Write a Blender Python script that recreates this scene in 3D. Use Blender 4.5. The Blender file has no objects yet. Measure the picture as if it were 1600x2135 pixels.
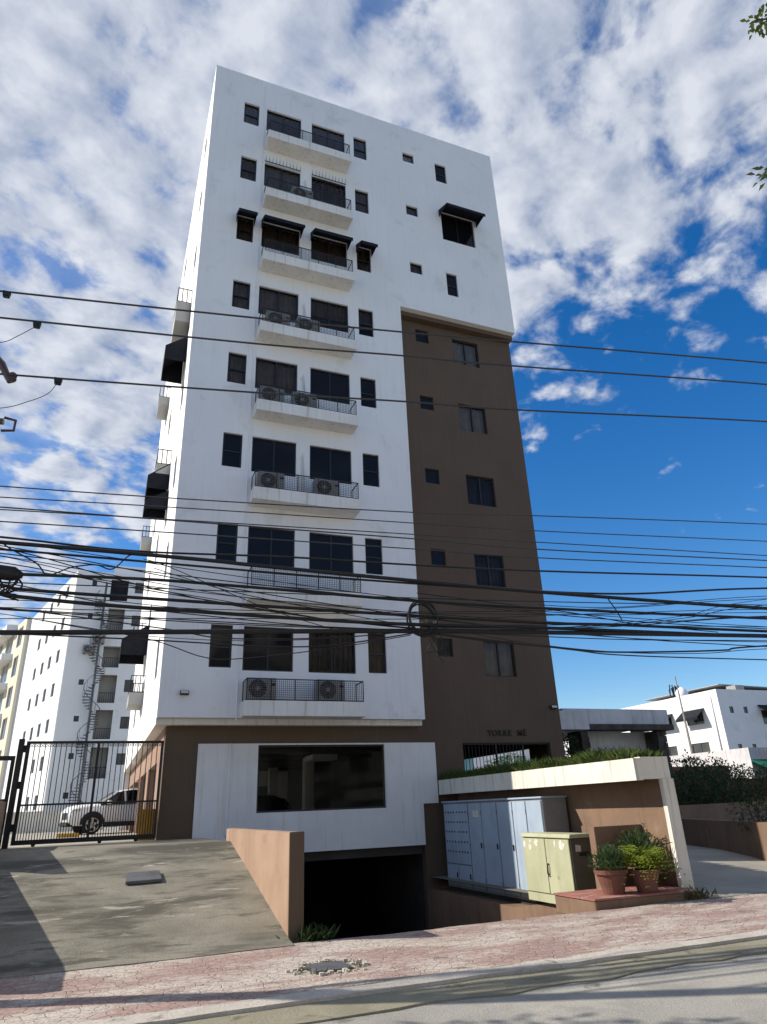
import bpy, bmesh, math, random
from mathutils import Vector, Matrix, noise as mnoise
R = math.radians
random.seed(7)
SC = bpy.context.scene
COL = SC.collection

# ------------------------------------------------------------------ camera
cam_d = bpy.data.cameras.new('camera')
cam = bpy.data.objects.new('camera', cam_d); COL.objects.link(cam)
cam_d.sensor_fit = 'VERTICAL'; cam_d.sensor_height = 36.0
cam_d.lens = 36.0 * 1415.6 / 2135.0
cam_d.clip_start = 0.1; cam_d.clip_end = 4000
yaw, pit, rol = R(22.247), R(23.531), R(-2.374)
F = Vector((math.sin(yaw)*math.cos(pit), math.cos(yaw)*math.cos(pit), math.sin(pit)))
rt = Vector((math.cos(yaw), -math.sin(yaw), 0)); up = rt.cross(F)
RT = math.cos(rol)*rt + math.sin(rol)*up
UP = -math.sin(rol)*rt + math.cos(rol)*up
m = Matrix((RT, UP, -F)).transposed().to_4x4()
m.translation = Vector((-1.195, -18.495, 1.6))
cam.matrix_world = m
SC.camera = cam

# ------------------------------------------------------------------ light
SUN_EL = R(35.4)
SUN_H = Vector((-0.911, 0.412, 0))            # horizontal direction towards the sun
SUN_DIR = (SUN_H*math.cos(SUN_EL) + Vector((0, 0, math.sin(SUN_EL)))).normalized()
sun_d = bpy.data.lights.new('sun', 'SUN'); sun_d.energy = 5.0; sun_d.angle = R(0.5); sun_d.color = (1.0, 0.925, 0.82)
sun = bpy.data.objects.new('sun', sun_d); COL.objects.link(sun)
sun.rotation_euler = (-SUN_DIR).to_track_quat('-Z', 'Y').to_euler()
sun.location = (-30, 15, 40)

W = bpy.data.worlds.new('World'); SC.world = W; W.use_nodes = True
nt = W.node_tree; nt.nodes.clear()
def N(tree, t, **kw):
    n = tree.nodes.new(t)
    for k, v in kw.items(): setattr(n, k, v)
    return n
def math_n(tree, op, a=None, b=None, c=None, clamp=False):
    n = N(tree, 'ShaderNodeMath', operation=op, use_clamp=clamp)
    for i, x in enumerate((a, b, c)):
        if x is None: continue
        if isinstance(x, (int, float)): n.inputs[i].default_value = x
        else: tree.links.new(x, n.inputs[i])
    return n.outputs[0]
def build_sky():
    L = nt.links.new
    sky = N(nt, 'ShaderNodeTexSky', sky_type='NISHITA', sun_disc=False)
    sky.sun_elevation = SUN_EL
    sky.sun_rotation = math.atan2(SUN_H.x, SUN_H.y)
    sky.altitude = 0; sky.air_density = 1.0; sky.dust_density = 0.35; sky.ozone_density = 2.2
    hs = N(nt, 'ShaderNodeHueSaturation'); hs.inputs['Saturation'].default_value = 1.42; hs.inputs['Hue'].default_value = 0.507; hs.inputs['Value'].default_value = 1.58
    L(sky.outputs[0], hs.inputs['Color'])
    tc = N(nt, 'ShaderNodeTexCoord'); sp = N(nt, 'ShaderNodeSeparateXYZ'); L(tc.outputs['Generated'], sp.inputs[0])
    z = math_n(nt, 'ADD', math_n(nt, 'MAXIMUM', sp.outputs[2], 0.0), 0.22)   # a gently domed layer
    u = math_n(nt, 'DIVIDE', sp.outputs[0], z); v = math_n(nt, 'DIVIDE', sp.outputs[1], z)
    def fbm(du, dv, su, sv, detail, rough, dist=0.0, w=0.0):
        cx = N(nt, 'ShaderNodeCombineXYZ')
        # streets of cloudlets run slightly slantwise over the sky
        a = math_n(nt, 'ADD', math_n(nt, 'MULTIPLY', u, 0.88), math_n(nt, 'MULTIPLY', v, 0.47))
        b = math_n(nt, 'SUBTRACT', math_n(nt, 'MULTIPLY', v, 0.88), math_n(nt, 'MULTIPLY', u, 0.47))
        L(math_n(nt, 'MULTIPLY', math_n(nt, 'ADD', a, du), su), cx.inputs[0])
        L(math_n(nt, 'MULTIPLY', math_n(nt, 'ADD', b, dv), sv), cx.inputs[1])
        cx.inputs[2].default_value = w
        n = N(nt, 'ShaderNodeTexNoise', noise_dimensions='3D')
        n.inputs['Scale'].default_value = 1.0; n.inputs['Detail'].default_value = detail
        n.inputs['Roughness'].default_value = rough; n.inputs['Distortion'].default_value = dist
        L(cx.outputs[0], n.inputs['Vector'])
        return n.outputs['Fac']
    def dens(du, dv):
        small = fbm(du, dv, 11.5, 12.5, 6.0, 0.53, 0.2, 3.3)
        big = fbm(du, dv, 3.0, 3.3, 2.0, 0.5, 0.1, 1.7)
        return math_n(nt, 'ADD', math_n(nt, 'MULTIPLY', small, 0.86), math_n(nt, 'MULTIPLY', big, 0.36))
    d0 = dens(0, 0)
    # the bank of cloud ends along a line across the sky; beyond it the air is clear
    s = math_n(nt, 'ADD', u, math_n(nt, 'MULTIPLY', v, 0.55))
    edge = math_n(nt, 'MULTIPLY', math_n(nt, 'SUBTRACT', 1.10, s), 0.60)
    edge = math_n(nt, 'MAXIMUM', math_n(nt, 'MINIMUM', edge, 0.15), -0.22)
    # towards the horizon the puffs stand farther apart
    far = math_n(nt, 'MULTIPLY', math_n(nt, 'MINIMUM', math_n(nt, 'MAXIMUM', math_n(nt, 'SUBTRACT', v, 1.05), 0.0), 1.2), 0.14)
    edge = math_n(nt, 'SUBTRACT', edge, far)
    # it thins out overhead and behind the street
    thin = N(nt, 'ShaderNodeMapRange', interpolation_type='SMOOTHSTEP')
    L(v, thin.inputs['Value']); thin.inputs['From Min'].default_value = -0.6; thin.inputs['From Max'].default_value = 0.3
    thin.inputs['To Min'].default_value = -0.27; thin.inputs['To Max'].default_value = 0.0
    n1 = math_n(nt, 'ADD', math_n(nt, 'ADD', d0, edge), thin.outputs[0])
    mr = N(nt, 'ShaderNodeMapRange', interpolation_type='SMOOTHSTEP')
    L(n1, mr.inputs['Value']); mr.inputs['From Min'].default_value = 0.53; mr.inputs['From Max'].default_value = 0.74
    alpha = mr.outputs[0]
    # thick parts are grey-blue below, thin rims and sun-side puffs are bright
    d1 = dens(-0.032, 0.028)
    lit = math_n(nt, 'ADD', math_n(nt, 'MULTIPLY', math_n(nt, 'SUBTRACT', d0, d1), 2.3), 0.62, clamp=True)
    thick = N(nt, 'ShaderNodeMapRange', interpolation_type='SMOOTHSTEP')
    L(n1, thick.inputs['Value']); thick.inputs['From Min'].default_value = 0.60; thick.inputs['From Max'].default_value = 0.92
    shade = math_n(nt, 'SUBTRACT', lit, math_n(nt, 'MULTIPLY', thick.outputs[0], 0.12), clamp=True)
    cr = N(nt, 'ShaderNodeMix', data_type='RGBA')
    L(shade, cr.inputs['Factor'])
    cr.inputs['A'].default_value = (2.9, 3.6, 5.1, 1); cr.inputs['B'].default_value = (8.2, 8.5, 9.1, 1)
    mx = N(nt, 'ShaderNodeMix', data_type='RGBA')
    # a thin veil lies between the puffs inside the bank
    veil = N(nt, 'ShaderNodeMapRange', interpolation_type='SMOOTHSTEP'); L(s, veil.inputs['Value'])
    veil.inputs['From Min'].default_value = 0.45; veil.inputs['From Max'].default_value = 1.05; veil.inputs['To Min'].default_value = 0.27; veil.inputs['To Max'].default_value = 0.0
    L(math_n(nt, 'MAXIMUM', math_n(nt, 'MULTIPLY', alpha, 0.95), veil.outputs[0]), mx.inputs['Factor']); L(hs.outputs[0], mx.inputs['A']); L(cr.outputs['Result'], mx.inputs['B'])
    bg = N(nt, 'ShaderNodeBackground'); bg.inputs['Strength'].default_value = 0.08
    out = N(nt, 'ShaderNodeOutputWorld')
    L(mx.outputs['Result'], bg.inputs['Color']); L(bg.outputs[0], out.inputs[0])
build_sky()
SC.view_settings.view_transform = 'Standard'; SC.view_settings.look = 'None'
SC.view_settings.gamma = 1.0; SC.view_settings.use_curve_mapping = False
SC.view_settings.exposure = 0.32
SC.cycles.max_bounces = 7; SC.cycles.transparent_max_bounces = 10
SC.cycles.use_denoising = True

# ------------------------------------------------------------------ materials
def pmat(name, c1, c2=None, scale=2.0, rough=0.8, bump=0.0, bscale=60.0, spec=0.3, metal=0.0, streak=None, crack=None, patch=None, detail=6.0, fine=0.0, stretch=None):
    """two-tone noise colour, optional rain streaks, cracks, worn patches and bump"""
    mt = bpy.data.materials.new(name); mt.use_nodes = True
    t = mt.node_tree; b = t.nodes['Principled BSDF']; L = t.links.new
    b.inputs['Roughness'].default_value = rough; b.inputs['Metallic'].default_value = metal
    b.inputs['Specular IOR Level'].default_value = spec
    tc = N(t, 'ShaderNodeTexCoord').outputs['Object']
    def noise(sc, det=detail, r=0.6, vec=None, dist=0.0):
        n = N(t, 'ShaderNodeTexNoise'); n.inputs['Scale'].default_value = sc; n.inputs['Detail'].default_value = det
        n.inputs['Roughness'].default_value = r; n.inputs['Distortion'].default_value = dist
        L(vec or tc, n.inputs['Vector']); return n.outputs['Fac']
    def ramp(fac, lo, hi):
        r = N(t, 'ShaderNodeMapRange', interpolation_type='SMOOTHSTEP'); L(fac, r.inputs['Value'])
        r.inputs['From Min'].default_value = lo; r.inputs['From Max'].default_value = hi; return r.outputs[0]
    def mix(fac, a, bb):
        n = N(t, 'ShaderNodeMix', data_type='RGBA'); L(fac, n.inputs['Factor'])
        for k, x in (('A', a), ('B', bb)):
            if isinstance(x, tuple): n.inputs[k].default_value = (*x, 1)
            else: L(x, n.inputs[k])
        return n.outputs['Result']
    col = (*c1,)
    if c2: col = mix(ramp(noise(scale), 0.32, 0.68), c1, c2)
    pv = None
    if stretch:
        mpp = N(t, 'ShaderNodeMapping'); mpp.inputs['Scale'].default_value = stretch; L(tc, mpp.inputs['Vector']); pv = mpp.outputs[0]
    if patch:   # (colour, scale, lo, hi)
        for (pc, ps, lo, hi) in patch:
            col = mix(ramp(noise(ps, 6, 0.64, pv, 0.4), lo, hi), col, pc)
    if streak:  # (colour, amount)
        mp = N(t, 'ShaderNodeMapping'); mp.inputs['Scale'].default_value = (5, 5, 0.35); L(tc, mp.inputs['Vector'])
        sf = math_n(t, 'MULTIPLY', ramp(noise(1.6, 5, 0.6, mp.outputs[0]), 0.50, 0.72), streak[1])
        col = mix(sf, col, streak[0])
    if fine:
        f = math_n(t, 'MULTIPLY', ramp(noise(bscale, 3, 0.7), 0.3, 0.7), fine)
        col = mix(f, col, tuple(x*0.35 for x in c1))
    h = None
    if crack:   # (scale, width, colour)
        v = N(t, 'ShaderNodeTexVoronoi', feature='DISTANCE_TO_EDGE'); v.inputs['Scale'].default_value = crack[0]
        wv = N(t, 'ShaderNodeVectorMath', operation='ADD'); L(tc, wv.inputs[0])
        nn = N(t, 'ShaderNodeTexNoise'); nn.inputs['Scale'].default_value = crack[0]*1.3; L(tc, nn.inputs['Vector'])
        sc_ = N(t, 'ShaderNodeVectorMath', operation='SCALE'); sc_.inputs['Scale'].default_value = 0.35/crack[0]*2; L(nn.outputs['Color'], sc_.inputs[0])
        L(sc_.outputs[0], wv.inputs[1]); L(wv.outputs[0], v.inputs['Vector'])
        r = ramp(v.outputs['Distance'], 0.0, crack[1])
        inv = math_n(t, 'MULTIPLY', math_n(t, 'SUBTRACT', 1.0, r), crack[3] if len(crack) > 3 else 0.7)
        col = mix(inv, col, crack[2]); h = r
    if isinstance(col, tuple): b.inputs['Base Color'].default_value = (*col, 1)
    else: L(col, b.inputs['Base Color'])
    if bump:
        bp = N(t, 'ShaderNodeBump'); bp.inputs['Strength'].default_value = bump; bp.inputs['Distance'].default_value = 0.02
        hh = noise(bscale, 4, 0.65)
        if h is not None: hh = math_n(t, 'ADD', math_n(t, 'MULTIPLY', hh, 0.5), h)
        L(hh, bp.inputs['Height']); L(bp.outputs[0], b.inputs['Normal'])
    return mt
M = {}
M['white'] = pmat('white_wall_paint', (0.82, 0.82, 0.82), (0.77, 0.775, 0.78), 0.35, 0.75, 0.12, 30, 0.25, streak=((0.58, 0.57, 0.54), 0.22), patch=[((0.70, 0.70, 0.69), 0.9, 0.56, 0.70)])
M['whitelow'] = pmat('white_wall_paint_stained', (0.80, 0.79, 0.77), (0.72, 0.71, 0.69), 0.8, 0.75, 0.12, 30, 0.25, streak=((0.45, 0.42, 0.34), 0.30))
M['slab'] = pmat('balcony_paint', (0.80, 0.79, 0.76), (0.72, 0.70, 0.65), 1.2, 0.75, 0.1, 30, 0.25, streak=((0.42, 0.40, 0.35), 0.55))
M['brown'] = pmat('dark_brown_wall_paint', (0.120, 0.083, 0.056), (0.103, 0.071, 0.048), 0.6, 0.7, 0.12, 30, 0.25, streak=((0.135, 0.102, 0.075), 0.4))
M['tan'] = pmat('tan_wall_paint', (0.40, 0.275, 0.19), (0.32, 0.215, 0.148), 1.1, 0.8, 0.25, 40, 0.2, streak=((0.20, 0.14, 0.10), 0.65), patch=[((0.27, 0.19, 0.14), 2.2, 0.60, 0.72)], fine=0.12)
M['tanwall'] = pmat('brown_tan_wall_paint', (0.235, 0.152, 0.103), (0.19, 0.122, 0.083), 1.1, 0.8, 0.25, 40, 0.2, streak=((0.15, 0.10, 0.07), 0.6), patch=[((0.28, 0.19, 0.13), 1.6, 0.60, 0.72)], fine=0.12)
M['sidebrown'] = pmat('rose_brown_wall_paint', (0.33, 0.22, 0.165), (0.28, 0.18, 0.13), 1.4, 0.8, 0.15, 40, 0.2)
M['cream'] = pmat('cream_fascia_paint', (0.74, 0.71, 0.63), (0.66, 0.63, 0.55), 1.3, 0.75, 0.12, 40, 0.25, streak=((0.28, 0.26, 0.20), 0.50))
M['frame'] = pmat('dark_window_frame', (0.018, 0.017, 0.017), None, 1, 0.4, 0, 1, 0.4)
M['iron'] = pmat('black_iron', (0.012, 0.012, 0.013), (0.02, 0.018, 0.017), 9, 0.55, 0.1, 60, 0.4)
M['awning'] = pmat('navy_black_canvas', (0.010, 0.012, 0.018), (0.016, 0.018, 0.024), 3, 0.85, 0.1, 90, 0.2)
M['reveal'] = M['white']
M['dark'] = pmat('dark_interior', (0.020, 0.019, 0.018), (0.03, 0.028, 0.026), 1, 0.9)
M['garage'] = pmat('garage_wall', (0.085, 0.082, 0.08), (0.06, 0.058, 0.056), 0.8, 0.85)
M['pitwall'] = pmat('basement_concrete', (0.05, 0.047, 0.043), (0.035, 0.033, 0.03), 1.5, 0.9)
M['concrete'] = pmat('ramp_concrete', (0.33, 0.305, 0.245), (0.21, 0.197, 0.155), 0.9, 0.9, 0.6, 55, 0.2,
                     patch=[((0.085, 0.08, 0.062), 0.60, 0.46, 0.64), ((0.10, 0.095, 0.075), 1.9, 0.50, 0.66), ((0.50, 0.47, 0.40), 1.8, 0.60, 0.70), ((0.36, 0.335, 0.28), 5.0, 0.60, 0.74)], detail=9.0, fine=0.55, stretch=(0.55, 1.7, 1.0))
M['yard'] = pmat('yard_concrete', (0.36, 0.34, 0.29), (0.27, 0.255, 0.22), 0.8, 0.9, 0.3, 40, 0.2)
M['pave'] = pmat('stamped_pink_pavement', (0.42, 0.29, 0.247), (0.35, 0.25, 0.218), 2.4, 0.85, 0.8, 30, 0.25,
                 patch=[((0.56, 0.50, 0.43), 0.9, 0.42, 0.60), ((0.52, 0.47, 0.40), 4.1, 0.55, 0.67), ((0.21, 0.165, 0.14), 2.6, 0.56, 0.70)], crack=(6.5, 0.045, (0.33, 0.25, 0.215), 0.12), detail=9.0, fine=0.5, stretch=(0.7, 1.5, 1.0))
M['kerb'] = pmat('worn_kerb_concrete', (0.58, 0.53, 0.46), (0.47, 0.42, 0.36), 2.5, 0.9, 0.5, 40, 0.2, patch=[((0.20, 0.17, 0.13), 2.6, 0.60, 0.72)], fine=0.3)
M['gutter'] = pmat('mossy_gutter_concrete', (0.31, 0.285, 0.205), (0.235, 0.215, 0.15), 1.6, 0.8, 0.5, 40, 0.3, patch=[((0.38, 0.35, 0.27), 0.8, 0.55, 0.66), ((0.11, 0.10, 0.06), 1.9, 0.58, 0.7)], fine=0.25)
M['asphalt'] = pmat('worn_pale_asphalt', (0.42, 0.40, 0.355), (0.33, 0.315, 0.28), 1.2, 0.9, 0.7, 80, 0.25, patch=[((0.50, 0.47, 0.41), 0.7, 0.50, 0.68), ((0.12, 0.115, 0.10), 1.6, 0.6, 0.72)], fine=0.5)
M['ground'] = pmat('dry_ground', (0.20, 0.185, 0.15), (0.13, 0.125, 0.09), 0.3, 0.95, 0.2, 10, 0.2)
M['steel'] = pmat('weathered_steel_plate', (0.11, 0.115, 0.125), (0.075, 0.075, 0.08), 5, 0.55, 0.3, 50, 0.5)
M['cable'] = pmat('black_cable_sheath', (0.012, 0.012, 0.013), None, 1, 0.5, 0, 1, 0.4)
M['wirethin'] = pmat('grey_aluminium_wire', (0.045, 0.046, 0.05), None, 1, 0.5, 0, 1, 0.4)
M['polec'] = pmat('concrete_pole', (0.33, 0.31, 0.28), (0.24, 0.23, 0.2), 3, 0.9, 0.3, 40)
M['insul'] = pmat('brown_porcelain', (0.07, 0.04, 0.03), None, 1, 0.25, 0, 1, 0.5)
M['acwhite'] = pmat('ac_casing', (0.34, 0.335, 0.315), (0.27, 0.265, 0.25), 4, 0.5, 0, 1, 0.4, streak=((0.24, 0.22, 0.19), 0.5))
M['acdark'] = pmat('ac_fan_dark', (0.02, 0.02, 0.021), None, 1, 0.5)
M['lampgrey'] = pmat('lamp_bronze', (0.05, 0.045, 0.04), None, 1, 0.5)
M['lampglass'] = pmat('lamp_diffuser', (0.55, 0.53, 0.48), None, 1, 0.3)
M['bluecab'] = pmat('pale_blue_steel', (0.37, 0.45, 0.54), (0.32, 0.39, 0.47), 1.6, 0.5, 0.08, 40, 0.4, streak=((0.26, 0.29, 0.30), 0.4))
M['greencab'] = pmat('pale_green_steel', (0.45, 0.455, 0.30), (0.385, 0.39, 0.25), 1.6, 0.5, 0.08, 40, 0.4, patch=[((0.27, 0.265, 0.15), 5.0, 0.63, 0.70)], streak=((0.26, 0.24, 0.14), 0.35))
M['meter'] = pmat('meter_socket', (0.06, 0.07, 0.085), None, 1, 0.3, 0, 1, 0.5)
M['sticker'] = pmat('torn_paper', (0.72, 0.70, 0.62), (0.5, 0.48, 0.4), 14, 0.8)
M['terracotta'] = pmat('terracotta', (0.17, 0.072, 0.052), (0.12, 0.055, 0.042), 4, 0.75, 0.2, 40)
M['soil'] = pmat('soil', (0.04, 0.03, 0.02), None, 1, 0.95)
M['redpaint'] = pmat('red_floor_paint', (0.34, 0.135, 0.11), (0.27, 0.115, 0.095), 4, 0.75, 0.2, 40, patch=[((0.36, 0.28, 0.22), 5, 0.52, 0.64)])
M['stone'] = pmat('dark_stone_cladding', (0.10, 0.085, 0.07), (0.055, 0.048, 0.042), 3, 0.85, 0.8, 6, 0.2)
M['roofwhite'] = pmat('grey_white_roof_edge', (0.62, 0.63, 0.65), (0.50, 0.51, 0.53), 1.2, 0.8, 0.1, 30, streak=((0.2, 0.19, 0.17), 0.5))
M['fargrey'] = pmat('far_grey_recess', (0.40, 0.40, 0.385), (0.33, 0.33, 0.32), 0.6, 0.8)
M['beige'] = pmat('beige_wall_paint', (0.72, 0.66, 0.52), (0.67, 0.60, 0.47), 0.4, 0.8)
M['teal'] = pmat('teal_window_glass', (0.10, 0.30, 0.34), None, 1, 0.15, 0, 1, 0.6)
M['yellow'] = pmat('yellow_paint', (0.62, 0.33, 0.03), (0.5, 0.25, 0.02), 4, 0.6, 0.1, 30, streak=((0.3, 0.16, 0.03), 0.4))
M['corrug'] = pmat('grey_corrugated_steel', (0.42, 0.43, 0.43), (0.33, 0.335, 0.335), 2, 0.55, 0, 1, 0.4)
M['green_awn'] = pmat('green_canvas', (0.0, 0.13, 0.075), (0.0, 0.10, 0.06), 2, 0.8)
M['brick'] = pmat('red_brick_paint', (0.28, 0.10, 0.06), (0.2, 0.075, 0.05), 2, 0.85)
M['carwhite'] = pmat('white_car_paint', (0.78, 0.78, 0.77), None, 1, 0.2, 0, 1, 0.6)
M['carblack'] = pmat('dark_car_paint', (0.02, 0.021, 0.024), None, 1, 0.2, 0, 1, 0.6)
M['cladding'] = pmat('black_plastic', (0.018, 0.018, 0.019), None, 1, 0.6)
M['tyre'] = pmat('tyre_rubber', (0.014, 0.014, 0.014), None, 1, 0.85)
M['alloy'] = pmat('alloy_rim', (0.55, 0.55, 0.56), None, 1, 0.3, 0, 1, 0.5, 0.7)
M['carglass'] = pmat('car_glass', (0.008, 0.009, 0.011), None, 1, 0.05, 0, 1, 0.2)
M['bark'] = pmat('bark', (0.11, 0.085, 0.06), (0.07, 0.055, 0.04), 6, 0.9, 0.6, 20)
M['letters'] = pmat('dark_letter_paint', (0.018, 0.015, 0.013), None, 1, 0.5)
M['curtain_grey'] = pmat('grey_curtain', (0.25, 0.235, 0.225), (0.18, 0.17, 0.165), 3, 0.9)
M['curtain_dark'] = pmat('dark_blue_curtain', (0.05, 0.06, 0.075), (0.035, 0.04, 0.05), 3, 0.9)
M['curtain_brown'] = pmat('brown_curtain', (0.16, 0.125, 0.10), (0.12, 0.095, 0.08), 3, 0.9)
M['curtain_white'] = pmat('pale_curtain', (0.42, 0.42, 0.415), (0.32, 0.32, 0.315), 3, 0.9)
M['blackglass'] = pmat('black_film_glass', (0.006, 0.0065, 0.009), None, 1, 0.06, 0, 1, 0.22)
M['farglass'] = pmat('far_window_glass', (0.03, 0.034, 0.04), (0.06, 0.06, 0.06), 0.9, 0.12, 0, 1, 0.5)
def glass_mat(name, tint, ior=1.5):
    mt = bpy.data.materials.new(name); mt.use_nodes = True; t = mt.node_tree
    t.nodes.remove(t.nodes['Principled BSDF']); out = t.nodes['Material Output']
    tr = N(t, 'ShaderNodeBsdfTransparent'); tr.inputs[0].default_value = (*tint, 1)
    gl = N(t, 'ShaderNodeBsdfGlossy'); gl.inputs['Roughness'].default_value = 0.03; gl.inputs[0].default_value = (0.9, 0.92, 0.95, 1)
    fr = N(t, 'ShaderNodeFresnel'); fr.inputs[0].default_value = ior
    mx = N(t, 'ShaderNodeMixShader'); t.links.new(fr.outputs[0], mx.inputs[0]); t.links.new(tr.outputs[0], mx.inputs[1]); t.links.new(gl.outputs[0], mx.inputs[2])
    t.links.new(mx.outputs[0], out.inputs[0]); return mt
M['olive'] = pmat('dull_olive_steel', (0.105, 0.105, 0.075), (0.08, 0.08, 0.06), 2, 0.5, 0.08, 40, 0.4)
M['cabgrey'] = pmat('grey_steel_side', (0.24, 0.25, 0.26), (0.19, 0.195, 0.2), 2, 0.5, 0.08, 40, 0.4)
M['tint'] = glass_mat('tinted_glass', (0.74, 0.73, 0.72), 1.2)
M['clear'] = glass_mat('clear_glass', (0.80, 0.82, 0.82), 1.13)
def leafmat(name, c1, c2, scale=5.0):
    mt = bpy.data.materials.new(name); mt.use_nodes = True; t = mt.node_tree; b = t.nodes['Principled BSDF']; L = t.links.new
    b.inputs['Roughness'].default_value = 0.55; b.inputs['Specular IOR Level'].default_value = 0.3
    tc = N(t, 'ShaderNodeTexCoord').outputs['Object']; n = N(t, 'ShaderNodeTexNoise'); n.inputs['Scale'].default_value = scale; n.inputs['Detail'].default_value = 3
    L(tc, n.inputs['Vector'])
    mx = N(t, 'ShaderNodeMix', data_type='RGBA'); mr = N(t, 'ShaderNodeMapRange'); mr.inputs['From Min'].default_value = 0.35; mr.inputs['From Max'].default_value = 0.65
    L(n.outputs['Fac'], mr.inputs['Value']); L(mr.outputs[0], mx.inputs['Factor'])
    mx.inputs['A'].default_value = (*c1, 1); mx.inputs['B'].default_value = (*c2, 1); L(mx.outputs['Result'], b.inputs['Base Color'])
    tl = N(t, 'ShaderNodeBsdfTranslucent'); L(mx.outputs['Result'], tl.inputs[0])
    ms = N(t, 'ShaderNodeMixShader'); ms.inputs[0].default_value = 0.3
    L(b.outputs[0], ms.inputs[1]); L(tl.outputs[0], ms.inputs[2]); L(ms.outputs[0], t.nodes['Material Output'].inputs[0]); return mt
M['leaf'] = leafmat('leaf_green', (0.045, 0.085, 0.02), (0.08, 0.115, 0.03))
M['leafdark'] = leafmat('leaf_dark_green', (0.03, 0.058, 0.02), (0.052, 0.085, 0.026))
M['leafgrass'] = leafmat('groundcover_green', (0.10, 0.135, 0.03), (0.06, 0.10, 0.025), 3)
M['leafyellow'] = leafmat('fern_yellow_green', (0.26, 0.31, 0.035), (0.15, 0.21, 0.025), 9)
M['leafgrey'] = leafmat('leaf_grey_green', (0.10, 0.15, 0.06), (0.05, 0.09, 0.035), 9)
M['leafdry'] = leafmat('dry_weed', (0.13, 0.13, 0.05), (0.08, 0.10, 0.035), 9)

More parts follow.
